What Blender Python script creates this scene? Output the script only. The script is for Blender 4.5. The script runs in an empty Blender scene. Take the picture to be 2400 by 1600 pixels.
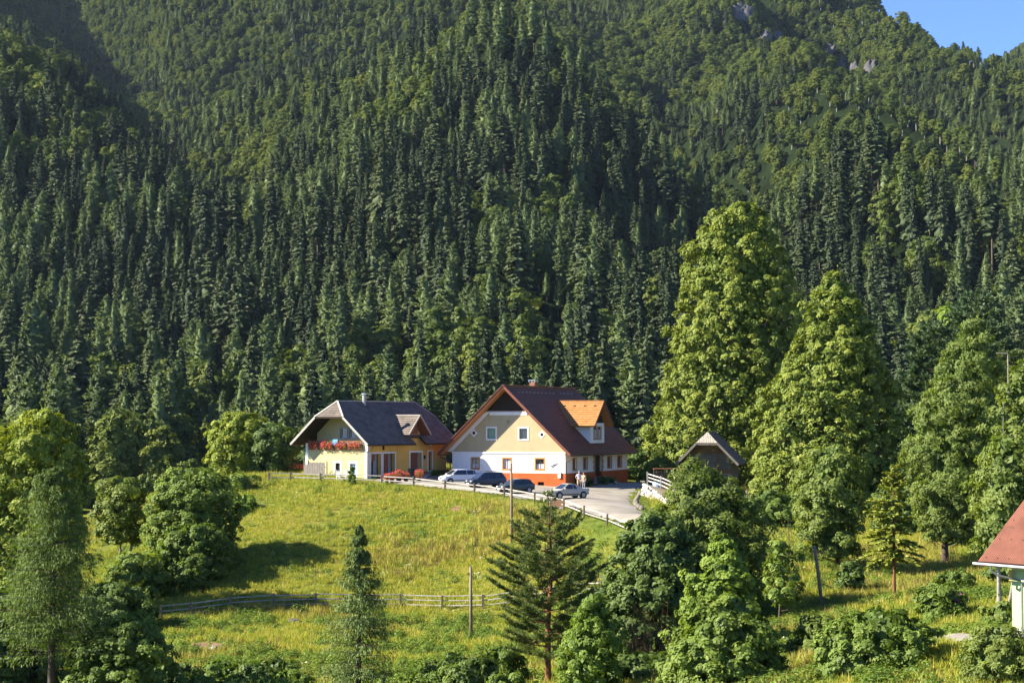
import bpy, math, random
import numpy as np
from mathutils import Vector, Matrix
from mathutils.geometry import tessellate_polygon
S = bpy.context.scene
COL = S.collection
R = math.radians
# ------------------------------------------------------------------ camera, sky, sun, exposure
F = 4333.0                      # focal length in pixels of the 2400 px wide photograph
PITCH = math.atan((985 - 800) / F)
cam_d = bpy.data.cameras.new('camera')
cam_d.sensor_width = 36; cam_d.lens = F / 2400 * 36; cam_d.clip_start = 1; cam_d.clip_end = 9000
cam = bpy.data.objects.new('camera', cam_d); COL.objects.link(cam)
cam.location = (0, 0, 0); cam.rotation_euler = (math.pi / 2 + PITCH, 0, 0)
S.camera = cam
SUN_EL, SUN_AZ = R(35), R(-94)      # azimuth clockwise from the view direction (+y)
sun_dir = Vector((math.sin(SUN_AZ) * math.cos(SUN_EL), math.cos(SUN_AZ) * math.cos(SUN_EL), math.sin(SUN_EL)))
w = bpy.data.worlds.new('World'); S.world = w; w.use_nodes = True
nt = w.node_tree
sky = nt.nodes.new('ShaderNodeTexSky'); sky.sky_type = 'NISHITA'; sky.sun_disc = False
sky.sun_elevation = SUN_EL; sky.sun_rotation = SUN_AZ
sky.air_density = 1.0; sky.dust_density = 0.0; sky.ozone_density = 3.0; sky.altitude = 3000
bg = nt.nodes['Background']; bg.inputs[1].default_value = 0.09
tint = nt.nodes.new('ShaderNodeMix'); tint.data_type = 'RGBA'; tint.blend_type = 'MULTIPLY'; tint.inputs[0].default_value = 1
tint.inputs[7].default_value = (.54, .65, .90, 1)
nt.links.new(sky.outputs[0], tint.inputs[6]); nt.links.new(tint.outputs[2], bg.inputs[0])
sl = bpy.data.lights.new('sun', 'SUN'); sl.energy = 5.0; sl.angle = R(0.53); sl.color = (1.0, 0.91, 0.74)
so = bpy.data.objects.new('sun', sl); COL.objects.link(so)
so.rotation_euler = sun_dir.to_track_quat('Z', 'Y').to_euler(); so.location = (-200, 0, 200)
S.view_settings.view_transform = 'Standard'; S.view_settings.look = 'None'
S.view_settings.gamma = 1; S.view_settings.exposure = 1.75
S.view_settings.use_curve_mapping = False
S.cycles.max_bounces = 6; S.cycles.diffuse_bounces = 3; S.cycles.glossy_bounces = 2
S.cycles.transmission_bounces = 4; S.cycles.transparent_max_bounces = 4; S.cycles.volume_bounces = 0
# ------------------------------------------------------------------ helpers
def P(px, py, D):
    """world point seen at photo pixel (px, py) at forward distance D"""
    u = (px - 1200) / F; v = (800 - py) / F
    c, s = math.cos(PITCH), math.sin(PITCH)
    y = c - v * s; z = s + v * c
    k = D / y
    return Vector((u * k, D, z * k))
def proj(x, y, z):
    c, s = math.cos(PITCH), math.sin(PITCH)
    d = y * c + z * s; up = -y * s + z * c
    return 1200 + F * x / d, 800 - F * up / d
def tag(o, label=None, cat=None, group=None, kind=None):
    if label: o['label'] = label
    if cat: o['category'] = cat
    if group: o['group'] = group
    if kind: o['kind'] = kind
    return o
def link(name, data, parent=None):
    o = bpy.data.objects.new(name, data); COL.objects.link(o)
    if parent is not None: o.parent = parent
    return o
def empty(name, loc, rz=0.0):
    o = link(name, None); o.location = loc; o.rotation_euler = (0, 0, rz)
    o.empty_display_size = 0.3
    return o
def kids(o):
    return [c for c in COL.objects if c.parent == o]
# ---- noise
def _h(ix, iy, seed):
    n = (ix.astype(np.int64) * 374761393 + iy.astype(np.int64) * 668265263 + seed * 974711) & 0x7fffffff
    n = ((n ^ (n >> 13)) * 1274126177) & 0x7fffffff
    return ((n ^ (n >> 16)) & 0xffff) / 65535.0
def vnoise(x, y, seed=0):
    x = np.asarray(x, float); y = np.asarray(y, float)
    ix, iy = np.floor(x), np.floor(y); fx, fy = x - ix, y - iy
    fx = fx * fx * (3 - 2 * fx); fy = fy * fy * (3 - 2 * fy)
    a, b = _h(ix, iy, seed), _h(ix + 1, iy, seed); c, d = _h(ix, iy + 1, seed), _h(ix + 1, iy + 1, seed)
    return (a + (b - a) * fx) * (1 - fy) + (c + (d - c) * fx) * fy
def fbm(x, y, seed=0, o=3):
    t, a, k, n = 0, 1.0, 1.0, 0
    for i in range(o):
        t = t + a * vnoise(x * k, y * k, seed + i * 17); n += a; a *= .5; k *= 2.03
    return t / n
# ---- materials
MATS = {}
def nodes_of(name):
    m = bpy.data.materials.new(name); m.use_nodes = True; n = m.node_tree
    n.nodes.clear()
    out = n.nodes.new('ShaderNodeOutputMaterial')
    return m, n, out
def N(n, t, **kw):
    x = n.nodes.new(t)
    for k, v in kw.items(): setattr(x, k, v)
    return x
def ramp(n, fac, stops):
    r = N(n, 'ShaderNodeValToRGB')
    e = r.color_ramp.elements
    while len(e) < len(stops): e.new(0.5)
    for i, (p, c) in enumerate(stops):
        e[i].position = p; e[i].color = (*c, 1)
    n.links.new(fac, r.inputs[0])
    return r.outputs[0]
def mixc(n, fac, a, b, mode='MIX'):
    m = N(n, 'ShaderNodeMix', data_type='RGBA', blend_type=mode)
    for s, v in ((0, fac), (6, a), (7, b)):
        if isinstance(v, (int, float)): m.inputs[s].default_value = v
        elif isinstance(v, tuple): m.inputs[s].default_value = (*v, 1)
        else: n.links.new(v, m.inputs[s])
    return m.outputs[2]
def solid(name, col, rough=.7, var=.18, scale=1.2, bump=0.0, bscale=8.0, metal=0.0, spec=.3, stretch=None, stain=0.0):
    """surface with uneven colour, fine grain and an optional bump"""
    if name in MATS: return MATS[name]
    m, n, out = nodes_of(name)
    b = N(n, 'ShaderNodeBsdfPrincipled'); b.inputs['Roughness'].default_value = rough
    b.inputs['Metallic'].default_value = metal; b.inputs['Specular IOR Level'].default_value = spec
    tc = N(n, 'ShaderNodeTexCoord'); src = tc.outputs['Object']
    if stretch:
        mp = N(n, 'ShaderNodeMapping'); mp.inputs['Scale'].default_value = stretch
        n.links.new(src, mp.inputs[0]); src = mp.outputs[0]
    nz = N(n, 'ShaderNodeTexNoise'); nz.inputs['Scale'].default_value = scale; nz.inputs['Detail'].default_value = 5
    nz.inputs['Roughness'].default_value = .65
    n.links.new(src, nz.inputs[0])
    lo = tuple(c * (1 - var) for c in col); hi = tuple(min(1, c * (1 + var)) for c in col)
    c = ramp(n, nz.outputs[0], [(.3, lo), (.7, hi)])
    if stain:
        n2 = N(n, 'ShaderNodeTexNoise'); n2.inputs['Scale'].default_value = .5; n2.inputs['Detail'].default_value = 6
        mp2 = N(n, 'ShaderNodeMapping'); mp2.inputs['Scale'].default_value = (2.5, 2.5, .35)
        n.links.new(tc.outputs['Object'], mp2.inputs[0]); n.links.new(mp2.outputs[0], n2.inputs[0])
        f = ramp(n, n2.outputs[0], [(.5, (0, 0, 0)), (.8, (stain,) * 3)])
        c = mixc(n, f, c, tuple(x * .45 for x in col))
    n.links.new(c, b.inputs['Base Color'])
    if bump:
        n3 = N(n, 'ShaderNodeTexNoise'); n3.inputs['Scale'].default_value = bscale; n3.inputs['Detail'].default_value = 4
        n.links.new(src, n3.inputs[0])
        bp = N(n, 'ShaderNodeBump'); bp.inputs['Strength'].default_value = bump; bp.inputs['Distance'].default_value = .05
        n.links.new(n3.outputs[0], bp.inputs['Height']); n.links.new(bp.outputs[0], b.inputs['Normal'])
    n.links.new(b.outputs[0], out.inputs[0])
    MATS[name] = m
    return m
def leafmat(name, cols, trans=.3, rnd=.5, gloss=.02):
    """leaf: two-sided diffuse + translucent; colour differs from plant to plant and from leaf to leaf"""
    if name in MATS: return MATS[name]
    m, n, out = nodes_of(name)
    at = N(n, 'ShaderNodeAttribute', attribute_name='tint')
    oi = N(n, 'ShaderNodeObjectInfo')
    mx = N(n, 'ShaderNodeMix', data_type='FLOAT'); mx.inputs[0].default_value = rnd
    n.links.new(at.outputs['Fac'], mx.inputs[2]); n.links.new(oi.outputs['Random'], mx.inputs[3])
    k = len(cols) - 1
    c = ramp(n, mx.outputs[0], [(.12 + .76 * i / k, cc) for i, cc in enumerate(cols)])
    d = N(n, 'ShaderNodeBsdfDiffuse'); t = N(n, 'ShaderNodeBsdfTranslucent'); g = N(n, 'ShaderNodeBsdfGlossy')
    g.inputs['Roughness'].default_value = .6
    n.links.new(c, d.inputs[0])
    tcol = mixc(n, 1.0, c, (1.25, 1.2, .5), 'MULTIPLY'); n.links.new(tcol, t.inputs[0])
    m1 = N(n, 'ShaderNodeMixShader'); m1.inputs[0].default_value = trans
    n.links.new(d.outputs[0], m1.inputs[1]); n.links.new(t.outputs[0], m1.inputs[2])
    m2 = N(n, 'ShaderNodeMixShader'); m2.inputs[0].default_value = gloss
    n.links.new(m1.outputs[0], m2.inputs[1]); n.links.new(g.outputs[0], m2.inputs[2])
    n.links.new(m2.outputs[0], out.inputs[0])
    MATS[name] = m
    return m
# ---- big meshes of quads from numpy
class Q:
    def __init__(s): s.V, s.F, s.T, s.M, s.n = [], [], [], [], 0
    def add(s, v, f, tint, mi=0):
        v = np.asarray(v, float).reshape(-1, 3)
        s.V.append(v); s.F.append(np.asarray(f, np.int64) + s.n)
        s.T.append(np.broadcast_to(np.asarray(tint, float), (len(v),))); s.M.append(np.full(len(f), mi)); s.n += len(v)
    def rhombs(s, c, u, v, tint=.5, mi=0, tip=.15):
        k = len(c)
        if k == 0: return
        q = np.stack([c - u, c - u * tip + v, c + u, c - u * tip - v], 1)
        s.add(q, np.arange(4 * k).reshape(k, 4), np.repeat(np.broadcast_to(tint, (k,)), 4), mi)
    def tube(s, pts, rad, sides=6, tint=.5, mi=0):
        pts = np.asarray(pts, float); k = len(pts)
        d = np.gradient(pts, axis=0); d /= np.linalg.norm(d, axis=1)[:, None] + 1e-9
        ref = np.where(np.abs(d[:, 2:3]) > .9, np.array([[1., 0, 0]]), np.array([[0, 0, 1.]]))
        a = np.cross(d, ref); a /= np.linalg.norm(a, axis=1)[:, None] + 1e-9
        b = np.cross(d, a)
        th = np.arange(sides) / sides * 2 * np.pi
        ring = pts[:, None] + (a[:, None] * np.cos(th)[None, :, None] + b[:, None] * np.sin(th)[None, :, None]) * np.asarray(rad)[:, None, None]
        i = np.arange(k - 1)[:, None] * sides; j = np.arange(sides)[None]; jn = (j + 1) % sides
        f = np.stack([i + j, i + jn, i + sides + jn, i + sides + j], -1).reshape(-1, 4)
        s.add(ring, f, tint, mi)
    def mesh(s, name, mats):
        me = bpy.data.meshes.new(name)
        V = np.concatenate(s.V); Fq = np.concatenate(s.F)
        me.vertices.add(len(V)); me.vertices.foreach_set('co', V.astype(np.float32).ravel())
        me.loops.add(Fq.size); me.loops.foreach_set('vertex_index', Fq.astype(np.int32).ravel())
        me.polygons.add(len(Fq)); me.polygons.foreach_set('loop_start', np.arange(0, Fq.size, 4, dtype=np.int32))
        me.polygons.foreach_set('material_index', np.concatenate(s.M).astype(np.int32))
        a = me.attributes.new('tint', 'FLOAT', 'POINT'); a.data.foreach_set('value', np.concatenate(s.T).astype(np.float32))
        for m in mats: me.materials.append(m)
        me.update(calc_edges=True)
        return me
    def merged(s, o, mi):
        """append the geometry of o under material slot mi"""
        for v, f, t in zip([np.concatenate(o.V)], [np.concatenate(o.F)], [np.concatenate(o.T)]): s.add(v, f, t, mi)
        return s
def unit(v): return v / (np.linalg.norm(v, axis=-1, keepdims=True) + 1e-9)
def rdirs(rng, k): return unit(rng.normal(size=(k, 3)))
def tangent(n, rng):
    t = np.cross(n, rdirs(rng, len(n))); return unit(t)
# ---- small hard-surface meshes
class MB:
    def __init__(s): s.v, s.f = [], []
    def poly(s, pts):
        i = len(s.v); s.v += [tuple(p) for p in pts]; s.f.append(tuple(range(i, i + len(pts)))); return s
    def box(s, x0, x1, y0, y1, z0, z1, bev=0.0):
        i = len(s.v)
        s.v += [(x, y, z) for z in (z0, z1) for y in (y0, y1) for x in (x0, x1)]
        for f in ((0, 2, 3, 1), (4, 5, 7, 6), (0, 1, 5, 4), (2, 6, 7, 3), (0, 4, 6, 2), (1, 3, 7, 5)): s.f.append(tuple(i + k for k in f))
        return s
    def bar(s, a, b, w, h=None, up=(0, 0, 1)):
        """rectangular bar from a to b"""
        a, b = Vector(a), Vector(b); d = (b - a).normalized(); h = h or w
        up = Vector(up)
        if abs(d.dot(up)) > .95: up = Vector((0, 1, 0)) if abs(d.y) < .9 else Vector((1, 0, 0))
        x = d.cross(up).normalized() * (w / 2); z = x.cross(d).normalized() * (h / 2)
        i = len(s.v)
        for p in (a, b): s.v += [tuple(p - x - z), tuple(p + x - z), tuple(p + x + z), tuple(p - x + z)]
        for f in ((0, 3, 2, 1), (4, 5, 6, 7), (0, 1, 5, 4), (1, 2, 6, 5), (2, 3, 7, 6), (3, 0, 4, 7)): s.f.append(tuple(i + k for k in f))
        return s
    def tube(s, pts, rad, sides=8, caps=True):
        pts = [Vector(p) for p in pts]
        if isinstance(rad, (int, float)): rad = [rad] * len(pts)
        i = len(s.v)
        for k, p in enumerate(pts):
            d = (pts[min(k + 1, len(pts) - 1)] - pts[max(k - 1, 0)]).normalized()
            ref = Vector((1, 0, 0)) if abs(d.z) > .9 else Vector((0, 0, 1))
            a = d.cross(ref).normalized(); b = d.cross(a)
            for j in range(sides):
                t = 2 * math.pi * j / sides; s.v.append(tuple(p + (a * math.cos(t) + b * math.sin(t)) * rad[k]))
        for k in range(len(pts) - 1):
            for j in range(sides):
                q = i + k * sides; jn = (j + 1) % sides
                s.f.append((q + j, q + jn, q + sides + jn, q + sides + j))
        if caps:
            s.f.append(tuple(i + j for j in range(sides))); s.f.append(tuple(i + (len(pts) - 1) * sides + j for j in reversed(range(sides))))
        return s
    def slab(s, pts, th):
        """polygon made solid downwards along its normal"""
        pts = [Vector(p) for p in pts]
        n = (pts[1] - pts[0]).cross(pts[2] - pts[0]).normalized() * th
        if n.z < 0: n = -n
        i = len(s.v); k = len(pts)
        s.v += [tuple(p) for p in pts] + [tuple(p - n) for p in pts]
        s.f.append(tuple(range(i, i + k))); s.f.append(tuple(i + k + j for j in reversed(range(k))))
        for j in range(k): s.f.append((i + j, i + k + j, i + k + (j + 1) % k, i + (j + 1) % k))
        return s
    def wall(s, outer, holes, fr, th):
        """wall with openings: outline and holes in (a, z), fr(a, depth, z) -> point, depth runs inwards"""
        loops = [outer] + list(holes)
        flat = [p for l in loops for p in l]
        tri = tessellate_polygon([[Vector((p[0], p[1], 0)) for p in l] for l in loops])
        for dep in (0, th):
            i = len(s.v); s.v += [tuple(fr(p[0], dep, p[1])) for p in flat]
            for t in tri: s.f.append(tuple(i + k for k in t))
        for l in loops:
            for j in range(len(l)):
                p, q = l[j], l[(j + 1) % len(l)]
                s.poly([fr(p[0], 0, p[1]), fr(q[0], 0, q[1]), fr(q[0], th, q[1]), fr(p[0], th, p[1])])
        return s
    def ring(s, a0, a1, z0, z1, wd, fr, d0, d1):
        """rectangular frame of width wd round an opening (kept outside it), from depth d0 to d1"""
        for (x0, x1, y0, y1) in ((a0 - wd, a0, z0 - wd, z1 + wd), (a1, a1 + wd, z0 - wd, z1 + wd), (a0, a1, z1, z1 + wd), (a0, a1, z0 - wd, z0)):
            s.fbox(x0, x1, y0, y1, fr, d0, d1)
        return s
    def fbox(s, a0, a1, z0, z1, fr, d0, d1):
        i = len(s.v)
        s.v += [tuple(fr(a, d, z)) for z in (z0, z1) for d in (d0, d1) for a in (a0, a1)]
        for f in ((0, 2, 3, 1), (4, 5, 7, 6), (0, 1, 5, 4), (2, 6, 7, 3), (0, 4, 6, 2), (1, 3, 7, 5)): s.f.append(tuple(i + k for k in f))
        return s
    def build(s, name, mat, parent=None, bevel=0.0, smooth=False):
        me = bpy.data.meshes.new(name); me.from_pydata(s.v, [], s.f)
        me.materials.append(mat)
        import bmesh
        bm = bmesh.new(); bm.from_mesh(me); bmesh.ops.recalc_face_normals(bm, faces=bm.faces)
        bm.to_mesh(me); bm.free()
        if smooth: me.polygons.foreach_set('use_smooth', [True] * len(me.polygons))
        o = link(name, me, parent)
        if bevel:
            b = o.modifiers.new('bevel', 'BEVEL'); b.width = bevel; b.segments = 2; b.limit_method = 'ANGLE'
        return o
# ------------------------------------------------------------------ terrain
CP = [  # (px, py, forward distance) of ground points read off the photograph
 (632,1128,180),(682,1129,180),(752,1130,179),(825,1132,178),(895,1135,177),(970,1140,175),(1043,1149,172),(1112,1156,169),
 (1182,1166,165),(1253,1177,157),(1321,1189,150),(1368,1211,144),(1422,1229,138),(1478,1246,132),
 (1325,1142,186),(1060,1120,191),(1470,1133,203),(1200,1132,189),(860,1121,183),(718,1115,187),(950,1112,192),(1045,1105,197),(800,1100,205),
 (1400,1165,168),(1500,1212,146),(1480,1160,176),(1510,1133,198),(1560,1140,190),(1440,1140,190),(1480,1118,218),
 (700,1240,158),(1000,1245,157),(1200,1278,150),(1400,1298,134),(600,1290,152),(500,1395,141),(850,1340,146),(1100,1345,145),
 (381,1450,132),(452,1446,133),(544,1433,135),(645,1425,136),(743,1424,137),(840,1424,137),(940,1424,137),(1037,1427,136),(1132,1426,135),
 (1235,1417,134),(1330,1408,131),(1410,1400,127),
 (1105,1492,124),(700,1500,122),(450,1520,117),(1000,1590,107),(400,1610,98),(800,1645,96),(1285,1605,94),(1200,1650,91),
 (100,1500,132),(200,1420,148),(0,1680,98),(300,1350,156),(560,1128,180),(620,1108,196),(500,1135,196),(420,1230,205),(300,1280,215),
 (1600,1210,160),(1700,1165,188),(1750,1195,172),(1850,1240,160),(1965,1337,135),(1850,1445,118),(2092,1407,112),(2212,1317,140),
 (2300,1302,142),(2335,1442,100),(2250,1495,90),(2370,1502,80),(1960,1600,76),(1700,1615,84),(2200,1190,180),(2400,1180,190),(1950,1170,200),(1640,1148,198),
]
XYZ = [tuple(P(*c)) for c in CP] + [
 (-60,230,-19),(-20,240,-13),(20,245,-12),(60,240,-11),(110,230,-5),(-110,220,-22),(-90,160,-18),(-80,110,-17),(80,110,-7),(85,60,-5),(110,150,-7),(-70,50,-14),
 (-40,40,-10),(0,60,-12.5),(0,38,-8.5),(0,20,-5),(0,0,-1.8),(40,40,-8),(40,0,-2),(-40,0,-3),(0,-30,1),(-100,-20,-1),(100,-20,0),(30,70,-11),(-25,75,-13.5),
 (-140,260,-24),(0,280,-19),(140,280,-10),(140,0,0),(-140,0,-4),(-150,120,-20),(150,120,-4),(-60,300,-21),(60,300,-17)]
XYZ = np.array(XYZ, float)
def _phi(r2): return np.where(r2 > 1e-9, .5 * r2 * np.log(r2 + 1e-12), 0.)
_k = len(XYZ); _d = ((XYZ[:, None, :2] - XYZ[None, :, :2]) ** 2).sum(-1)
_A = np.zeros((_k + 3, _k + 3)); _A[:_k, :_k] = _phi(_d) + np.eye(_k) * 6.0
_A[:_k, _k] = 1; _A[:_k, _k + 1:] = XYZ[:, :2]; _A[_k, :_k] = 1; _A[_k + 1:, :_k] = XYZ[:, :2].T
_W = np.linalg.solve(_A, np.concatenate([XYZ[:, 2], np.zeros(3)]))
def tps(x, y):
    x = np.asarray(x, float); y = np.asarray(y, float); sh = x.shape
    x = x.ravel(); y = y.ravel(); o = np.zeros(len(x))
    for i in range(0, len(x), 20000):
        a, b = x[i:i + 20000], y[i:i + 20000]
        o[i:i + 20000] = _phi((a[:, None] - XYZ[None, :, 0]) ** 2 + (b[:, None] - XYZ[None, :, 1]) ** 2) @ _W[:_k] + _W[_k] + a * _W[_k + 1] + b * _W[_k + 2]
    return o.reshape(sh)
PD = np.array([330, 400, 530, 700, 900, 1150, 1450, 1750, 2000, 2300, 2800.])
PY = np.array([1180, 1135, 960, 790, 640, 470, 290, 110, -40, -150, -260.])
PZ = np.array([P(1200, b, a).z for a, b in zip(PD, PY)])
def sstep(a, b, x):
    t = np.clip((x - a) / (b - a), 0, 1); return t * t * (3 - 2 * t)
def prof(y):
    return (np.interp(y - 40, PD, PZ) + np.interp(y, PD, PZ) + np.interp(y + 40, PD, PZ)) / 3
BX = np.array([-300, 480, 1180, 1660, 1960, 2300, 2700]); BZ = np.array([112, -10, 92, -22, 42, 8, 0.])
def mount(x, y):
    x = np.asarray(x, float); y = np.asarray(y, float)
    px = 1200 + F * x / np.maximum(y, 50)
    yr = np.clip(1690 + (2262 - px) * .92, 1450, 2700)
    z = prof(np.minimum(y, yr)) - np.maximum(y - yr, 0) * .45
    w = sstep(420, 760, y)
    # spurs and gullies running down towards the valley
    a = x * .8 + y * .35
    n1 = 1 - 2 * np.abs(fbm(a / 150, (y * .8 - x * .35) / 520, 3, 2) - .5) * 2
    z = z + w * ((n1 - .5) * 80 + (fbm(x / 60, y / 70, 9, 3) - .5) * 26)
    ps = px + (y - 1000) * .30
    big = (np.interp(ps - 60, BX, BZ) + np.interp(ps, BX, BZ) + np.interp(ps + 60, BX, BZ)) / 3
    z = z + big * sstep(440, 1020, y)
    z = z - 26 * np.exp(-((x - (y - 1640) * .55 - 262) / 48) ** 2) * sstep(1330, 1500, y) * (1 - sstep(1700, 1850, y))
    far = P(2400, 140, 2600).z + (px - 2400) * .45 - ((y - 2600) / 300) ** 2 * 90 + (fbm(x / 60, y / 60, 5) - .5) * 10
    return np.where((px > 2150) & (y > 2150), np.maximum(z, far), z)
def ground(x, y):
    b = sstep(270, 400, np.asarray(y, float))
    z = tps(x, y) * (1 - b) + mount(x, y) * b if np.any(b > 0) else tps(x, y)
    return z
def G(x, y): return float(ground(np.array([x]), np.array([y]))[0])
def onground(px, D):
    x = (px - 1200) / F * D
    return Vector((x, D, G(x, D)))
def sheet(name, xs, ys, fn, mat):
    X, Y = np.meshgrid(xs, ys); Z = fn(X, Y)
    V = np.stack([X, Y, Z], -1).reshape(-1, 3)
    nx = len(xs); i, j = np.meshgrid(np.arange(len(ys) - 1), np.arange(nx - 1), indexing='ij'); b = (i * nx + j).ravel()
    q = Q(); q.add(V, np.stack([b, b + 1, b + nx + 1, b + nx], -1), .5)
    me = q.mesh(name, [mat]); me.polygons.foreach_set('use_smooth', [True] * len(me.polygons))
    return tag(link(name, me), kind='structure')
def axis(*segs):
    o = []
    for a, b, st in segs: o += list(np.arange(a, b, st))
    return np.array(o + [segs[-1][1]])
# meadow soil / turf colour
def groundmat():
    m, n, out = nodes_of('meadow_turf')
    b = N(n, 'ShaderNodeBsdfPrincipled'); b.inputs['Roughness'].default_value = .95; b.inputs['Specular IOR Level'].default_value = .1
    tc = N(n, 'ShaderNodeTexCoord')
    a = N(n, 'ShaderNodeTexNoise'); a.inputs['Scale'].default_value = .09; a.inputs['Detail'].default_value = 6
    c = N(n, 'ShaderNodeTexNoise'); c.inputs['Scale'].default_value = 1.3; c.inputs['Detail'].default_value = 6
    n.links.new(tc.outputs['Object'], a.inputs[0]); n.links.new(tc.outputs['Object'], c.inputs[0])
    c1 = ramp(n, a.outputs[0], [(.35, (.085, .12, .02)), (.5, (.14, .15, .026)), (.65, (.17, .145, .03))])
    c2 = ramp(n, c.outputs[0], [(.3, (.55, .6, .5)), (.7, (1.2, 1.15, 1.1))])
    n.links.new(mixc(n, 1.0, c1, c2, 'MULTIPLY'), b.inputs['Base Color'])
    n.links.new(b.outputs[0], out.inputs[0])
    return m
def near_z(x, y):
    return ground(x, y) + (fbm(x / 1.7, y / 1.7, 21, 2) - .5) * .22 * sstep(60, 95, y) * (1 - ROADMASK(x, y))
# gravel yard outline (world x, y)
YARD = [P(*c) for c in ((868,1122,181),(900,1133,178.5),(970,1138,176.4),(1043,1147,173.4),(1112,1154,170.4),(1182,1164,166.4),(1253,1176,158.6),
        (1321,1187,151.6),(1362,1205,147),(1418,1226,140),(1478,1243,133.5),(1530,1258,127),(1560,1240,136),(1520,1212,147),(1490,1190,158),(1484,1170,169),(1490,1152,180),(1512,1140,190),
        (1560,1128,205),(1500,1122,213),(1474,1128,206))]
YARD = [(p.x, p.y) for p in YARD] + [(12.2, 201), (5.9, 186.3), (-6.4, 191.6), (-9.5, 198.5), (-13.2, 185.8)]
def inpoly(x, y, poly):
    r = np.zeros(np.shape(x), bool)
    for i in range(len(poly)):
        (x0, y0), (x1, y1) = poly[i], poly[(i + 1) % len(poly)]
        r ^= ((y0 > y) != (y1 > y)) & (x < (x1 - x0) * (y - y0) / (y1 - y0 + 1e-12) + x0)
    return r
def polydist(x, y, poly):
    d = np.full(np.shape(x), 1e9)
    for i in range(len(poly)):
        (x0, y0), (x1, y1) = poly[i], poly[(i + 1) % len(poly)]
        dx, dy = x1 - x0, y1 - y0
        t = np.clip(((x - x0) * dx + (y - y0) * dy) / (dx * dx + dy * dy), 0, 1)
        d = np.minimum(d, np.hypot(x - x0 - t * dx, y - y0 - t * dy))
    return np.where(inpoly(x, y, poly), -d, d)
def ROADMASK(x, y): return 1 - sstep(0, 2.0, polydist(x, y, YARD))
sheet('ground', axis((-170, -70, 4), (-70, 70, 1.0), (70, 170, 4)), axis((-60, 60, 6), (60, 215, .9), (215, 420, 5)), near_z, groundmat())
forest_floor = solid('forest_floor', (.012, .019, .008), 1, .4, .05, spec=0.0)  # base colour darkened so gaps between the trees read as shade
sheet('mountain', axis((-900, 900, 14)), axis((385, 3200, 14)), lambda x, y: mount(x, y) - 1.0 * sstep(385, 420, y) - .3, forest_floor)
# gravel yard and drive: sheet of small cells clipped to the outline, with an uneven verge
gx = np.arange(-16, 32, .45); gy = np.arange(122, 216, .45)
X, Y = np.meshgrid(gx, gy)
dist = polydist(X, Y, YARD) + (fbm(X / 1.3, Y / 1.3, 31) - .5) * 1.3
keep = dist < 0
Zg = near_z(X, Y) + .05 - .10 * sstep(-.8, 0.2, dist)
nx = len(gx); cell = keep[:-1, :-1] & keep[1:, :-1] & keep[:-1, 1:] & keep[1:, 1:]
ii, jj = np.nonzero(cell); b = ii * nx + jj
q = Q(); fidx = np.stack([b, b + 1, b + nx + 1, b + nx], -1); used = np.unique(fidx); remap = np.zeros(X.size, int); remap[used] = np.arange(len(used))
q.add(np.stack([X.ravel(), Y.ravel(), Zg.ravel()], -1)[used], remap[fidx], .5)
gravel = solid('gravel', (.25, .226, .188), .95, .28, .35, bump=.6, bscale=9)
tag(link('gravel_yard', q.mesh('gravel_yard', [gravel])), kind='structure')
# ------------------------------------------------------------------ plants: materials
L_SPRUCE = leafmat('spruce_needles', [(.025, .042, .018), (.045, .067, .024), (.078, .102, .033)], .06, .55)
L_LARCH = leafmat('larch_needles', [(.08, .122, .042), (.115, .162, .054), (.155, .20, .065)], .25, .5)
L_BEECH = leafmat('beech_leaves', [(.06, .095, .018), (.10, .14, .022), (.16, .19, .028)], .3, .55)
L_LINDEN = leafmat('linden_leaves', [(.09, .133, .016), (.15, .195, .024), (.225, .26, .036)], .2, .1)
L_LIME = leafmat('lime_green_leaves', [(.13, .18, .018), (.20, .255, .028), (.29, .325, .042)], .3, .1)
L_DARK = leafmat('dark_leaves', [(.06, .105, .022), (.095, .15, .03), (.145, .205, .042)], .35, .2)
L_MID = leafmat('green_leaves', [(.085, .14, .022), (.13, .195, .03), (.195, .265, .042)], .38, .25)
L_FRESH = leafmat('fresh_leaves', [(.095, .16, .018), (.145, .225, .026), (.21, .29, .036)], .35, .2)
L_WILLOW = leafmat('willow_leaves', [(.085, .13, .022), (.135, .185, .032), (.195, .245, .042)], .38, .2)
L_BIRCH = leafmat('birch_leaves', [(.095, .145, .026), (.14, .195, .036), (.195, .25, .046)], .38, .2)
L_PINE = leafmat('pine_needles', [(.07, .105, .03), (.115, .155, .044), (.165, .205, .06)], .25, .2)
L_BLUE = leafmat('blue_pine_needles', [(.05, .09, .042), (.08, .13, .056), (.115, .17, .07)], .2, .2)
L_GOLD = leafmat('golden_needles', [(.08, .12, .014), (.17, .205, .022), (.27, .285, .032)], .2, .15)
L_GREY = leafmat('grey_needles', [(.085, .135, .036), (.125, .18, .048), (.17, .23, .06)], .2, .2)
L_GRASS = leafmat('grass_blades', [(.19, .26, .02), (.29, .325, .034), (.38, .36, .05)], .35, .6)
L_STRAW = leafmat('straw_blades', [(.36, .32, .06), (.44, .36, .09), (.52, .42, .14)], .3, .6)
L_WEED = leafmat('weed_leaves', [(.08, .145, .02), (.13, .20, .028), (.19, .26, .04)], .35, .6)
L_DRY = leafmat('dry_stems', [(.10, .06, .035), (.16, .10, .055), (.22, .15, .08)], .1, .3)
L_WHITE = leafmat('white_blossom', [(.5, .5, .4), (.6, .6, .48), (.7, .7, .6)], .2, .3)
L_RED = leafmat('red_blossom', [(.45, .03, .03), (.6, .06, .08), (.7, .18, .16)], .2, .2)
L_PURPLE = leafmat('purple_blossom', [(.28, .05, .2), (.36, .08, .28), (.45, .14, .36)], .2, .2)
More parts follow.
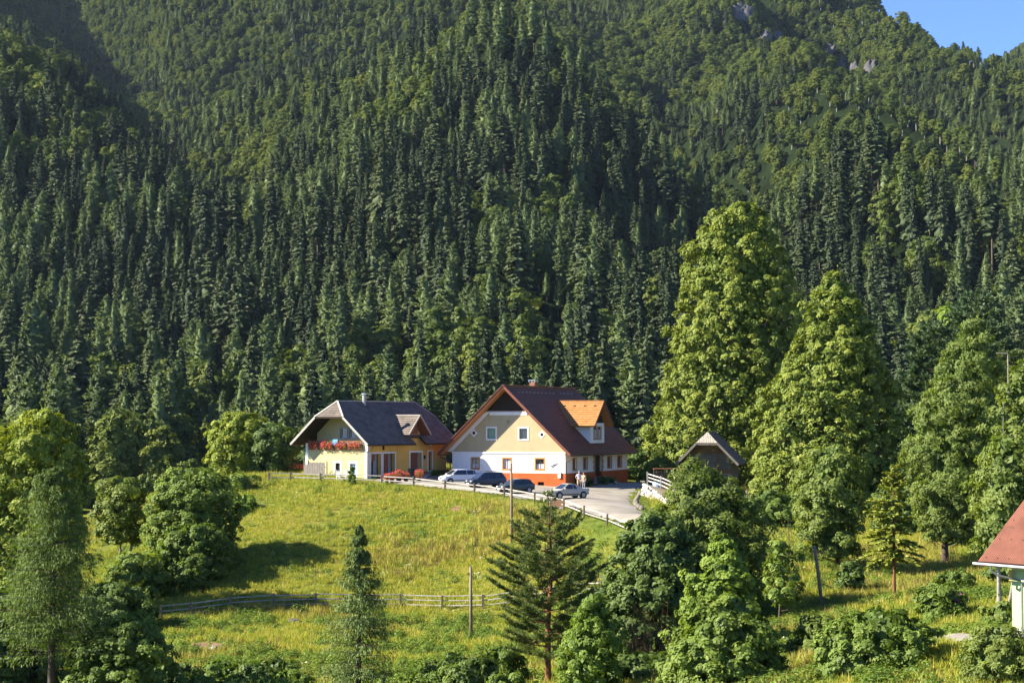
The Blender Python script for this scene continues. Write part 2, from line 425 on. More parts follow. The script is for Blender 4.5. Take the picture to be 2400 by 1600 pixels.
BARK = solid('bark', (.085, .065, .048), .95, .35, 3, bump=.8, bscale=6, stretch=(3, 3, .6))
BARK_PINE = solid('pine_bark', (.19, .085, .04), .95, .4, 2, bump=.8, bscale=6, stretch=(3, 3, .6))
BARK_GREY = solid('grey_bark', (.20, .19, .16), .95, .3, 3, bump=.6, bscale=8, stretch=(3, 3, .6))
BARK_BIRCH = solid('birch_bark', (.26, .245, .215), .9, .35, 4, bump=.4, bscale=6, stretch=(1, 1, 2.5), stain=.7)
# ------------------------------------------------------------------ plants: generators
def crown_leaves(q, rng, C, Rr, out, per, size, flat=.8, hang=0.0, asp=.6, mi=0, spread=.28, up=.35):
    """leaf sprays on clumps: C centres, Rr radii, out outward directions"""
    k = len(C)
    n = np.repeat(np.arange(k), per)
    d = rdirs(rng, len(n)); o = out[n]
    bad = (d * o).sum(1) < -.25; d[bad] *= -1
    low = (d[:, 2] < -.35) & (rng.random(len(n)) < .7); d[low, 2] *= -1
    rad = Rr[n] * (.55 + .5 * rng.random(len(n)) ** .6)
    pos = C[n] + d * rad[:, None] * np.array([1, 1, flat])
    nor = unit(d * .5 + o * .5 + np.array([0, 0, up]) + rdirs(rng, len(n)) * .42)
    if hang: nor = unit(nor * np.array([1, 1, 1 - hang]))
    u = tangent(nor, rng)
    if hang: u = unit(u * (1 - hang) + np.array([0, 0, -1.]) * hang + rdirs(rng, len(n)) * .15)
    v = unit(np.cross(nor, u))
    s = size * (.6 + .8 * rng.random(len(n)))
    ct = rng.random(k)
    t = np.clip(ct[n] * .6 + rng.normal(.2, spread * .6, len(n)), 0, 1)
    q.rhombs(pos, u * s[:, None], v * (s * asp)[:, None], t, mi)
def broad_arrays(rng, outline, base, nclump, cr, per, leaf, limbs=14, tr=.25, flat=.8, hang=0., asp=.6, lobe=.2, fill=.35, stems=1, tmi=1, depth=1.0, cut=0.0, shoots=.25, core=.62, inner=9, bough=6, up=.35):
    """outline: rows (z, radius, dx) above base; returns (crown Q, trunk Q)"""
    o = np.array(outline, float); o = o[np.argsort(o[:, 0])]
    H = o[-1, 0]; z0 = o[0, 0]
    zs = np.linspace(z0, H, 200); rz = np.interp(zs, o[:, 0], o[:, 1]); cum = np.cumsum(rz + .15 * rz.max()); cum /= cum[-1]
    sd = int(rng.integers(1, 9999))
    nbg = max(6, int(nclump / bough)); bz_ = np.interp((np.arange(nbg) + rng.random(nbg)) / nbg, cum, zs); bt = np.arange(nbg) * 2.399963 + rng.normal(0, .35, nbg)
    own = rng.integers(0, nbg, nclump); Rb = np.interp(bz_, o[:, 0], o[:, 1])
    br_ = np.clip(.27 * Rb + .2 * cr, .5 * cr, 2.4 * cr) * rng.uniform(.75, 1.3, nbg)
    lob = 1 + lobe * rng.normal(0, .42, nbg)
    brad = np.maximum(Rb * lob - br_ * .75, 0) * (1 - fill * rng.random(nbg) ** 3)
    dd = rdirs(rng, nclump); bo = np.stack([np.cos(bt), np.sin(bt), np.full(nbg, .35)], -1)[own]
    neg = (dd * bo).sum(1) < -.3; dd[neg] *= -1
    B = np.stack([np.interp(bz_, o[:, 0], o[:, 2]) + np.cos(bt) * brad, np.sin(bt) * brad * depth, bz_], -1)
    C = B[own] + dd * (br_[own] * (.45 + .6 * rng.random(nclump) ** .5))[:, None] * np.array([1, 1, .75])
    fr_ = rng.random(nclump) < .42
    zf = np.interp(rng.random(nclump), cum, zs); tf = rng.random(nclump) * 6.283; rf_ = np.maximum(np.interp(zf, o[:, 0], o[:, 1]) * (1 - .3 * fill * rng.random(nclump)) - cr * .45, 0)
    F_ = np.stack([np.interp(zf, o[:, 0], o[:, 2]) + np.cos(tf) * rf_, np.sin(tf) * rf_ * depth, zf], -1); C[fr_] = F_[fr_]
    C[:, 2] = np.clip(C[:, 2], z0, H - .25 * cr)
    R_ = cr * (.55 + .5 * rng.random(nclump)) * np.clip(Rb[own] / (.5 * rz.max()) + .35, .45, 1.0)
    ax_ = np.interp(C[:, 2], o[:, 0], o[:, 2]); out = unit(np.stack([C[:, 0] - ax_, C[:, 1], np.full(nclump, .2 * rz.max())], -1) * .6 + dd * .5 * rz.max())
    qc, qt = Q(), Q()
    crown_leaves(qc, rng, C, R_, out, per, leaf, flat, hang, asp, up=up)
    # large leaves added inside the crown to block light, tinted dark as shade
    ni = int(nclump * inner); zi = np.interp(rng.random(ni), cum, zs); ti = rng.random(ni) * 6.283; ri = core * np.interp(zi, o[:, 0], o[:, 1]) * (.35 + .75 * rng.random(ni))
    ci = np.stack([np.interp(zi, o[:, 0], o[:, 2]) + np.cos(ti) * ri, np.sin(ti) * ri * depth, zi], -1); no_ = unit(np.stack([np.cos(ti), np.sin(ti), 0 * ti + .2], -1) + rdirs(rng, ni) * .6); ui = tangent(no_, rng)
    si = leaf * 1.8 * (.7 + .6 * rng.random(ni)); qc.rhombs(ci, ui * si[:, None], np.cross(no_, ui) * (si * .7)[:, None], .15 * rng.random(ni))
    ns = int(nclump * shoots)
    if ns:
        k_ = rng.integers(0, nclump, ns); m_ = 7; sdir = unit(out[k_] * .8 + np.array([0, 0, .75]) + rdirs(rng, ns) * .45); sl_ = cr * (.7 + .9 * rng.random(ns))
        t_ = np.tile(np.linspace(.35, 1, m_), ns); kk = np.repeat(np.arange(ns), m_)
        pos = C[k_][kk] + sdir[kk] * (R_[k_][kk] * .6 + sl_[kk] * t_)[:, None]; nr_ = unit(rdirs(rng, len(kk)) + np.array([0, 0, .5])); u_ = unit(tangent(nr_, rng) + sdir[kk] * .6); v_ = unit(np.cross(nr_, u_))
        s_ = leaf * (1.1 - .5 * t_) * (.6 + .6 * rng.random(len(kk))); qc.rhombs(pos, u_ * s_[:, None], v_ * (s_ * asp)[:, None], np.clip(.35 + .6 * rng.random(len(kk)), 0, 1))
    # trunk and limbs
    top = H * .82
    for s in range(stems):
        a = rng.random() * 6.28; sp = 0 if stems == 1 else tr * 3.5
        hz = np.linspace(-.4, top, 9); f = np.clip(hz / top, 0, 1)
        ox = np.interp(hz, o[:, 0], o[:, 2]) * f + np.cos(a) * sp * (1 + f * 2.5) * (s > 0) + np.cumsum(rng.normal(0, .012 * H / 9, 9))
        oy = np.sin(a) * sp * (1 + f * 2.5) * (s > 0) + np.cumsum(rng.normal(0, .012 * H / 9, 9))
        pts = np.stack([ox, oy, hz], -1)
        rd = tr * (1 - .85 * f) * (1 + .5 * np.exp(-np.maximum(hz, 0) * 2.2)) * (1 if s == 0 else .75)
        qt.tube(pts, rd, 8)
        for i in rng.choice(nclump, min(limbs // stems, nclump), replace=False):
            zb = max(z0 * .75, C[i, 2] * (.45 + .3 * rng.random())); zb = min(zb, top * .95)
            p0 = np.array([np.interp(zb, hz, ox), np.interp(zb, hz, oy), zb]); p2 = C[i]
            pm = (p0 + p2) / 2 + np.array([0, 0, -.08 * np.linalg.norm(p2 - p0)]) + rng.normal(0, .05, 3)
            lr = np.interp(zb, hz, rd) * .45
            qt.tube([p0, pm, p2], [lr, lr * .6, lr * .2], 5)
    return qc, qt
def plant(name, label, cat, base, qc, qt, leaf, bark, group=None, crown='crown', stem='trunk', rz=0.0, extra=None):
    r = empty(name, base, rz); tag(r, label, cat, group)
    if qt is not None and qt.n: link(stem, qt.mesh(stem, [bark]), r)
    link(crown, qc.mesh(crown, leaf if isinstance(leaf, list) else [leaf]), r)
    return r
def pix_outline(px, D, rows, base):
    """rows (py, xl, xr) of the photograph -> (z, radius, dx) above base"""
    s = F / D
    return [(P(px, py, D).z - base.z, max((xr - xl) / 2 / s, .05), ((xl + xr) / 2 - px) / s) for (py, xl, xr) in rows]
def conifer(rng, H=1.0, zb=.08, rmax=.17, nb=110, droop=.45, twigs=8, tw=.05, tipup=.1, power=.9, fluff=0.0, trunk_r=.012, wide=.5, sweep=0.0, core=.72):
    """needle tree of height H: trunk, branches all round, flat hanging sprays along each branch"""
    qc, qt = Q(), Q()
    f = np.sort(rng.random(nb) ** .85); z = zb + (H - zb) * f * .985
    L = rmax * np.clip((1 - f), 0, 1) ** power * (.7 + .5 * rng.random(nb)) + rmax * .05
    L *= np.where(f < .1, .75 + rng.random(nb) * .3, 1)
    az = rng.random(nb) * 6.283; ph1 = rng.random() * 6.28; L *= 1 + .22 * np.sin(az + ph1 + f * 4) + .14 * np.sin(3 * az + f * 23 + ph1)
    d = np.stack([np.cos(az), np.sin(az), np.zeros(nb)], -1)
    dr = droop * (1 - f) - tipup * f
    for k in range(2):
        t0, t1 = k * .5, (k + 1) * .5
        zt = lambda t: -dr * t * t + .12 * t
        p0 = d * (L * t0)[:, None]; p0[:, 2] = z + L * zt(t0)
        p1 = d * (L * t1)[:, None]; p1[:, 2] = z + L * zt(t1)
        ax = p1 - p0; side = unit(np.cross(ax, np.array([0, 0, 1.]))) ; roll = rng.normal(0, .35, nb)[:, None]
        side = unit(side + np.array([0, 0, 1.]) * roll)
        qc.rhombs((p0 + p1) / 2, ax * .62, side * (L * (.20 if k == 0 else .15) * wide / .5)[:, None], rng.random(nb) * .5)
    n = np.repeat(np.arange(nb), twigs); t = .2 + .8 * rng.random(len(n)) ** .8
    c = d[n] * (L[n] * t)[:, None]; c[:, 2] = z[n] + L[n] * (-dr[n] * t * t + .12 * t)
    sd = np.where(rng.random(len(n)) < .5, -1., 1.)[:, None]
    lat = np.stack([-d[n][:, 1], d[n][:, 0], np.zeros(len(n))], -1) * sd
    tl = tw * (.6 + .8 * rng.random(len(n))) * (1.15 - .55 * t) * np.clip(L[n] / rmax + .45, .4, 1.2)
    dirn = unit(lat * (.8 - .5 * sweep) + d[n] * (.55 + sweep) + np.array([0, 0, -.55 * droop * 1.6]) + rdirs(rng, len(n)) * (.25 + fluff))
    nor = unit(np.array([0, 0, .45]) + d[n] * 1.2 + rdirs(rng, len(n)) * .4)
    v = unit(np.cross(nor, dirn))
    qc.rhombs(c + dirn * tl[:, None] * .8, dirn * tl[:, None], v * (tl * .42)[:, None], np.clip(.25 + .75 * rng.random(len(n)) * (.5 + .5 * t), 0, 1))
    # jagged inner cone added to block light, shade put into its dark tint
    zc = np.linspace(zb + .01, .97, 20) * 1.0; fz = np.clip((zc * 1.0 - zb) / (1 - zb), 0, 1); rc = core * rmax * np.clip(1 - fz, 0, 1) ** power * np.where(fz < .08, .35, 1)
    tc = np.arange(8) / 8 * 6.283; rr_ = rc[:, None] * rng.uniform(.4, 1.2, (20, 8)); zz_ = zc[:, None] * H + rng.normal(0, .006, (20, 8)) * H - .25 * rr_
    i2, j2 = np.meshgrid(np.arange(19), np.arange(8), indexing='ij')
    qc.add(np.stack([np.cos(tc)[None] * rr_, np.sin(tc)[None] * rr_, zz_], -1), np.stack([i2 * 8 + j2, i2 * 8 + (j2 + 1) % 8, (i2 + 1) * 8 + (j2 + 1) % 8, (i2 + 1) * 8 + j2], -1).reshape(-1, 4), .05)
    # leader
    qc.rhombs(np.array([[0, 0, H * .985]] * 3), np.array([[0, 0, H * .03]] * 3), rdirs(rng, 3) * np.array([1, 1, 0]) * H * .006, .8)
    qt.tube([(0, 0, -.02 * H), (0, 0, H * .35), (0, 0, H * .7), (0, 0, H * .97)], [trunk_r * H, trunk_r * .8 * H, trunk_r * .45 * H, trunk_r * .08 * H], 5)
    return qc, qt
# ------------------------------------------------------------------ forest prototypes (height 1)
rng = np.random.default_rng(11)
PROTO = []                               # (kind, crown mesh, trunk mesh, joined mesh)
def proto(kind, qc, qt, leaf, bark, k):
    j = Q(); j.merged(qc, 0); j.merged(qt, 1)
    PROTO.append((kind, qc.mesh('crown', [leaf]), qt.mesh('trunk', [bark]), j.mesh('forest_tree', [leaf, bark])))
for i in range(8):
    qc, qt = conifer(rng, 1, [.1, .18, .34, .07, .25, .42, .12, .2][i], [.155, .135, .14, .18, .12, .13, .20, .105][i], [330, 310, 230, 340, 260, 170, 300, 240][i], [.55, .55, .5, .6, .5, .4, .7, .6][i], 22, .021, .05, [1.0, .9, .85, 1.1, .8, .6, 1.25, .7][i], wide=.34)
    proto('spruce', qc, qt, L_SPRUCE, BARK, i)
for i in range(3):
    qc, qt = conifer(rng, 1, [.2, .3, .15][i], [.165, .145, .18][i], 240, .35, 32, .016, .25, [.65, .55, .75][i], .5, .011, .3)
    proto('larch', qc, qt, L_LARCH, BARK, i)
for i in range(4):
    ol = [[(.12, .12, 0), (.3, .26, 0), (.55, .30, .02), (.8, .22, 0), (1, .05, 0)], [(.15, .15, 0), (.4, .24, 0), (.7, .22, -.02), (1, .06, 0)],
          [(.1, .2, 0), (.35, .33, .03), (.65, .30, 0), (.88, .18, .02), (1, .06, 0)], [(.2, .12, 0), (.45, .2, .01), (.75, .2, 0), (1, .05, 0)]][i]
    qc, qt = broad_arrays(rng, ol, None, 150, .07, 30, .018, 8, .016, lobe=.4, fill=.5, shoots=0)
    proto('beech', qc, qt, L_BEECH, BARK_GREY, i)
pc = bpy.data.collections.new('forest_tree_kinds')
for i, (k, a, b_, j) in enumerate(PROTO):
    o = bpy.data.objects.new(f'kind_{i:02d}', j); pc.objects.link(o)
# ------------------------------------------------------------------ instanced stuff through geometry nodes
def scatter(name, pts, scl, rot, idx, coll, label=None):
    me = bpy.data.meshes.new(name); me.vertices.add(len(pts)); me.vertices.foreach_set('co', np.asarray(pts, np.float32).ravel())
    for nm, arr, tp in (('scl', scl, 'FLOAT_VECTOR'), ('rot', rot, 'FLOAT_VECTOR'), ('idx', idx, 'INT')):
        a = me.attributes.new(nm, tp, 'POINT')
        a.data.foreach_set('vector' if tp == 'FLOAT_VECTOR' else 'value', np.asarray(arr, np.float32 if tp != 'INT' else np.int32).ravel())
    o = link(name, me); tag(o, label, kind='stuff')
    g = bpy.data.node_groups.new(name + '_nodes', 'GeometryNodeTree')
    g.interface.new_socket('Geometry', in_out='INPUT', socket_type='NodeSocketGeometry')
    g.interface.new_socket('Geometry', in_out='OUTPUT', socket_type='NodeSocketGeometry')
    gi, go = g.nodes.new('NodeGroupInput'), g.nodes.new('NodeGroupOutput')
    ci = g.nodes.new('GeometryNodeCollectionInfo'); ci.inputs['Collection'].default_value = coll
    ci.inputs['Separate Children'].default_value = True; ci.inputs['Reset Children'].default_value = True
    ip = g.nodes.new('GeometryNodeInstanceOnPoints'); ip.inputs['Pick Instance'].default_value = True
    def na(nm, tp):
        x = g.nodes.new('GeometryNodeInputNamedAttribute'); x.data_type = tp; x.inputs[0].default_value = nm
        return x.outputs['Attribute']
    g.links.new(gi.outputs[0], ip.inputs['Points']); g.links.new(ci.outputs[0], ip.inputs['Instance'])
    g.links.new(na('idx', 'INT'), ip.inputs['Instance Index']); g.links.new(na('scl', 'FLOAT_VECTOR'), ip.inputs['Scale'])
    er = g.nodes.new('FunctionNodeEulerToRotation'); g.links.new(na('rot', 'FLOAT_VECTOR'), er.inputs[0]); g.links.new(er.outputs[0], ip.inputs['Rotation'])
    g.links.new(ip.outputs[0], go.inputs[0])
    md = o.modifiers.new('scatter', 'NODES'); md.node_group = g
    return o
# ------------------------------------------------------------------ the forest on the mountain
rng = np.random.default_rng(5)
pts = []
D = 345.0
while D < 2460:
    st = 8.2 - 2.5 * sstep(800, 1900, D)
    xm = D * .277 * 1.05 + 14
    xs = np.arange(-xm, xm, st)
    pts.append(np.stack([xs + rng.uniform(-.42, .42, len(xs)) * st, D + rng.uniform(-.42, .42, len(xs)) * st], -1))
    D += st
ys_ = np.arange(2090, 2640, 9.)
for D in ys_:
    xs = np.arange(D * .225, D * .30, 9.); pts.append(np.stack([xs + rng.uniform(-4, 4, len(xs)), D + rng.uniform(-4, 4, len(xs))], -1))
T = np.concatenate(pts); tx, ty = T[:, 0], T[:, 1]; tz = ground(tx, ty) - sstep(385, 420, ty) - .5
tpx, tpy = proj(tx, ty, tz)
# keep what can show: in the frame (with a margin), thinned on the crags
ROCKS = [(1742, 25, 1705, 26, 14), (1795, 72, 1660, 12, 8), (1822, 78, 1655, 16, 10), (1848, 95, 1650, 10, 12), (1902, 108, 1625, 11, 18), (1952, 122, 1620, 20, 14), (1978, 138, 1600, 14, 11), (2008, 150, 1585, 12, 12), (1990, 168, 1570, 16, 9), (2045, 150, 1590, 14, 14)]
def rockxy(px, py):
    Ds = np.arange(1150, 2300, 6.0); X = (px - 1200) / F * Ds; pp = proj(X, Ds, mount(X, Ds))[1]
    k = np.argmax(pp <= py + 16) if np.any(pp <= py + 16) else 60
    return X[k], Ds[k]
rk = np.array([rockxy(a, b_) for a, b_, c, _, _ in ROCKS])
dr = np.min(np.hypot((tx[:, None] - rk[None, :, 0]) / 1.0, (ty[:, None] - rk[None, :, 1] + 12) / 2.2), axis=1)
gap = fbm(tx / 34, ty / 60, 77, 2)
und = (fbm(tx / 13, ty / 22, 177, 2) <= .28 - .10 * sstep(700, 1300, ty)) | (gap <= .17)
keep = (tpy > -75) & (tpx > -90) & (tpx < 2490) & (dr > 8) & (ty > 0)
und = und[keep]; tx, ty, tz, tpx, tpy = tx[keep], ty[keep], tz[keep], tpx[keep], tpy[keep]
n = len(tx)
hi = sstep(620, 1250, ty)
sp_n = fbm(tx / 55, ty / 80, 40, 3) + rng.normal(0, .09, n)
pb = .42 + .23 * hi
kind = np.where(sp_n < pb - .02 * (1 - hi) - .10 * (1 - hi), 2, 0)
lar = fbm(tx / 40, ty / 50, 60, 2) + rng.normal(0, .12, n)
kind = np.where((kind == 0) & (lar > .57 - .07 * hi), 1, kind)
idx = np.where(kind == 0, rng.integers(0, 8, n), np.where(kind == 1, rng.integers(8, 11, n), rng.integers(11, 15, n)))
h = np.where(kind == 0, rng.uniform(17, 34, n), np.where(kind == 1, rng.uniform(17, 30, n), rng.uniform(13, 21, n)))
h *= (.75 + .45 * fbm(tx / 30, ty / 30, 90, 2)) * (1 - .34 * hi)
young = rng.random(n) < .18; h = np.where(young, h * .55, h)
und2 = rng.random(n) < .22 * hi; h = np.where(und, h * rng.uniform(.3, .5, n), np.where(und2 & (kind == 2), h * .6, h))
wd = h * rng.uniform(.85, 1.25, n) * np.where(kind == 2, 1.05 + .3 * hi, 1.0 + .42 * hi)
scl = np.stack([wd, wd, h], -1); rot = np.stack([rng.normal(0, .04, n), rng.normal(0, .04, n), rng.random(n) * 6.283], -1)
tp_x, tp_y = proj(tx, ty, tz + h)
# the 300 largest in view stand as trees of their own
FG = np.array([(0, 1010), (190, 1040), (230, 1110), (470, 1110), (490, 1000), (600, 980), (690, 1060), (700, 1020), (800, 935), (980, 935), (1040, 1040), (1185, 895), (1350, 900), (1490, 1050), (1500, 1020),
               (1580, 800), (1740, 480), (1890, 760), (1960, 640), (2100, 900), (2180, 700), (2400, 680)])
lim = np.interp(tp_x, FG[:, 0], FG[:, 1])
vis = lim - tp_y                                   # photo pixels of the tree that clear the farm and its trees
score = np.where((vis > 22) & (tp_x > -5) & (tp_x < 2405), F / ty * h * np.clip(vis / 60, .3, 1), 0)
order = np.argsort(-score)[:300]
single = np.zeros(n, bool); single[order] = True
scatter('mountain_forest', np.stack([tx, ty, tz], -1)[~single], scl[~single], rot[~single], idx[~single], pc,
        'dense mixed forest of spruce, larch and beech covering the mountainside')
LAND = [(0, 130, 'above the tree at the left edge'), (130, 330, 'above the weeping larch'), (330, 480, 'above the dense alder thicket'), (480, 600, 'above the round linden'),
        (600, 700, 'above the dark round tree'), (700, 800, 'above the grey roof hip'), (800, 900, 'above the grey roof chimney'), (900, 1050, 'above the grey roof right end'),
        (1050, 1180, 'above the left slope of brown roof'), (1180, 1290, 'above the brown roof ridge'), (1290, 1400, 'above the orange dormer'), (1400, 1500, 'right of the orange dormer'), (1500, 1700, 'beside the tallest linden'),
        (1700, 1960, 'between the two lindens'), (1960, 2110, 'right of the second linden'), (2110, 2410, 'above the birch')]
LOOK = [('dark', 'spruce'), ('soft pale', 'larch'), ('rounded yellow-green', 'beech')]
ORD = ['first', 'second', 'third', 'fourth', 'fifth', 'sixth', 'seventh', 'eighth', 'ninth', 'tenth', 'eleventh', 'twelfth', 'thirteenth', 'fourteenth', 'fifteenth', 'sixteenth', 'seventeenth', 'eighteenth', 'nineteenth', 'twentieth']
buckets = {}
for i in order:
    li = next((k for k, l in enumerate(LAND) if l[0] <= tp_x[i] < l[1]), 0 if tp_x[i] < 0 else len(LAND) - 1)
    hw = 'tall' if h[i] > 24 else ('middling' if h[i] > 16 else 'small')
    buckets.setdefault((li, kind[i], hw), []).append(i)
for (li, kd, hw), mem in sorted(buckets.items()):
    mem.sort(key=lambda i: tp_y[i])
    for r_, i in enumerate(mem):
        a, sp = LOOK[kd]
        rank = '' if len(mem) == 1 else (' with the highest top' if r_ == 0 else f' with the {ORD[min(r_, 19)]} highest top')
        t = empty(f'{sp}_tree', (tx[i], ty[i], tz[i]), rot[i, 2]); t.scale = tuple(scl[i])
        tag(t, f'{hw} {a} {sp}{rank} {LAND[li][2]}', 'tree', 'forest trees along the foot of the mountain')
        pk = PROTO[idx[i]]
        link('trunk', pk[2], t); link('crown', pk[1], t)
# crags among the trees
ROCKM = solid('limestone', (.085, .083, .088), .95, .3, .12, bump=.8, bscale=.5, stretch=(1, 1, .5))
def boulder(rng, sx, sy, sz, nu=18, nv=10, rough=.35):
    th = np.linspace(0, 2 * np.pi, nu, endpoint=False); ph = np.linspace(-.45, math.pi / 2 - .02, nv)
    T_, P_ = np.meshgrid(th, ph); sd = int(rng.integers(1, 9999))
    r = 1 + rough * (fbm(np.cos(T_) * 2.2 + P_ * 1.6, np.sin(T_) * 2.2 + P_ * 1.1, sd, 3) - .5) * 2
    r = np.round(r * 5) / 5 * .8 + r * .2
    X = np.cos(T_) * np.cos(P_) * r * sx; Y = np.sin(T_) * np.cos(P_) * r * sy; Z = np.sin(P_) * r * sz
    i, j = np.meshgrid(np.arange(nv - 1), np.arange(nu), indexing='ij')
    f = np.stack([i * nu + j, i * nu + (j + 1) % nu, (i + 1) * nu + (j + 1) % nu, (i + 1) * nu + j], -1).reshape(-1, 4)
    q = Q(); q.add(np.stack([X, Y, Z], -1), f, .5); return q
rl = ['pale rock rib at the very top of the mountain', 'small sunlit rock tip left of the main crag', 'sunlit white rock knob beside the small rock tip', 'narrow pale rock under the white rock knob', 'tall bright rock spike in the wooded crag',
      'broad grey rock face in the middle of the crag', 'grey rock slab right of the broad rock face', 'bright slanting rock slab low in the crag', 'low grey rock at the foot of the crag', 'grey rock on the shaded right side of the crag']
for (px, py, D, sx, sz), lb, xy in zip(ROCKS, rl, rk):
    p = Vector((xy[0], xy[1], 0)); z = float(mount(np.array([p.x]), np.array([p.y]))[0])
    o = link('rock_outcrop', boulder(rng, sx * .42, 6, sz * .95, 26, 14, .6).mesh('rock_outcrop', [ROCKM])); o.location = (p.x, p.y, z - sz * .45)
    o.rotation_euler = (0, rng.normal(.25, .2), rng.random())
    tag(o, lb, 'rock', 'rocks showing among the mountain trees')
# ------------------------------------------------------------------ garden, orchard and hedgerow trees
rng = np.random.default_rng(23)
def tree(name, label, px, py, D, rows, nclump, cr, per, leaf, mat, bark=None, cat='tree', group=None, **kw):
    x = (px - 1200) / F * D; b = Vector((x, D, G(x, D)))
    qc, qt = broad_arrays(rng, pix_outline(px, D, rows, b), b, nclump, cr, per, leaf, **kw)
    return plant(name, label, cat, b, qc, qt, mat, bark or BARK)
# the two old lindens on the right
tree('linden_tree', 'tallest tree, old yellow-green linden towering behind the wooden barn', 1690, 1140, 214,
     [(1150, 1500, 1790), (1080, 1490, 1820), (1030, 1500, 1850), (960, 1540, 1880), (880, 1555, 1890), (800, 1575, 1890), (720, 1590, 1880), (660, 1598, 1865), (600, 1608, 1845), (560, 1625, 1825), (520, 1655, 1805), (490, 1690, 1780), (476, 1725, 1765)],
     1700, .72, 62, .148, L_LINDEN, limbs=60, tr=.75, lobe=.16, fill=.3, flat=.85, bough=9, shoots=.15, inner=13, core=.72)
tree('linden_tree', 'second tallest linden, pointed crown, right of the wooden barn', 1925, 1215, 176,
     [(1215, 1770, 2040), (1150, 1755, 2075), (1060, 1755, 2095), (1000, 1765, 2100), (930, 1785, 2100), (860, 1835, 2080), (790, 1868, 2060), (730, 1885, 2030), (680, 1915, 1995), (640, 1945, 1968)],
     1350, .62, 58, .13, L_LINDEN, limbs=50, tr=.55, lobe=.2, fill=.35, flat=.85, bough=9, shoots=.15, inner=13, core=.72)
# left of the houses
tree('linden_tree', 'round yellow-green linden at the yard corner, left of the dark round tree', 545, 1115, 192,
     [(1125, 500, 590), (1090, 485, 615), (1050, 483, 625), (1010, 490, 622), (985, 510, 615), (970, 545, 600)], 320, .6, 60, .13, L_LIME, limbs=16, tr=.25, lobe=.15, fill=.35)
tree('pear_tree', 'dark olive round tree between the linden and the yellow house', 642, 1112, 191,
     [(1118, 610, 675), (1090, 588, 695), (1050, 583, 700), (1015, 595, 690), (995, 620, 668)], 150, .8, 70, .17, L_DARK, limbs=14, tr=.22, lobe=.1, fill=.4)
tree('maple_tree', 'big yellow-green maple at the left edge of the picture', 70, 1500, 136,
     [(1480, -60, 170), (1380, -90, 190), (1280, -100, 200), (1180, -90, 205), (1100, -60, 205), (1040, -20, 195), (1000, 20, 175), (965, 70, 130)], 860, .65, 60, .125, L_LIME, limbs=30, tr=.4, lobe=.18, fill=.35)
tree('willow_tree', 'light green willow with pale trunks in the left thicket', 285, 1310, 153,
     [(1270, 235, 330), (1215, 222, 350), (1170, 222, 352), (1140, 235, 335), (1122, 265, 315)], 170, .6, 54, .12, L_WILLOW, BARK_GREY, limbs=24, tr=.13, stems=3, lobe=.35, fill=.5)
tree('alder_tree', 'dense round dark green alder casting a shadow on the meadow', 455, 1345, 150,
     [(1330, 370, 540), (1270, 345, 555), (1210, 345, 562), (1160, 352, 555), (1120, 380, 530), (1100, 425, 490)], 560, .58, 74, .115, L_MID, limbs=26, tr=.22, lobe=.2, fill=.4)
tree('hazel_bush', 'lighter green bush in front of the dark alder', 465, 1372, 145,
     [(1372, 400, 530), (1340, 375, 545), (1290, 372, 545), (1250, 395, 530), (1232, 430, 505)], 300, .44, 70, .11, L_MID, cat='bush', limbs=14, tr=.1, stems=2, lobe=.25, fill=.45)
tree('hazel_bush', 'bright green low bush left of the lighter bush under the alder', 320, 1405, 143,
     [(1410, 255, 400), (1370, 240, 410), (1330, 255, 400), (1300, 285, 370)], 220, .5, 60, .12, L_MID, cat='bush', limbs=12, tr=.08, stems=2, lobe=.35, fill=.4)
tree('elder_bush', 'light bush just left of the upper fence end', 560, 1165, 176,
     [(1170, 530, 600), (1140, 522, 606), (1115, 535, 590)], 70, .5, 50, .15, L_MID, cat='bush', limbs=8, tr=.06, stems=2, lobe=.3)
tree('elder_bush', 'yellowish bush on the bank below the fence end', 578, 1200, 168,
     [(1200, 550, 600), (1180, 545, 605), (1162, 560, 592)], 40, .4, 44, .14, L_FRESH, cat='bush', limbs=6, tr=.05, stems=2, lobe=.3)
tree('maple_tree', 'leafy light green tree in the bottom left corner beside the larch trunk', 285, 1640, 92,
     [(1640, 190, 390), (1560, 165, 400), (1510, 190, 395), (1470, 230, 380), (1445, 275, 330)], 340, .42, 64, .105, L_MID, limbs=24, tr=.13, lobe=.3, fill=.5)
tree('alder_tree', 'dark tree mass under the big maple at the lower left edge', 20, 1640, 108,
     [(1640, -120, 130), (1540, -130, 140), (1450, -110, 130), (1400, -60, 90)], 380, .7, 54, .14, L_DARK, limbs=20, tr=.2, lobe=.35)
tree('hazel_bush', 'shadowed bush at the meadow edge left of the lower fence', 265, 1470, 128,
     [(1470, 180, 360), (1430, 170, 370), (1395, 200, 340), (1370, 240, 300)], 240, .5, 54, .12, L_DARK, cat='bush', limbs=12, tr=.08, stems=2, lobe=.35)
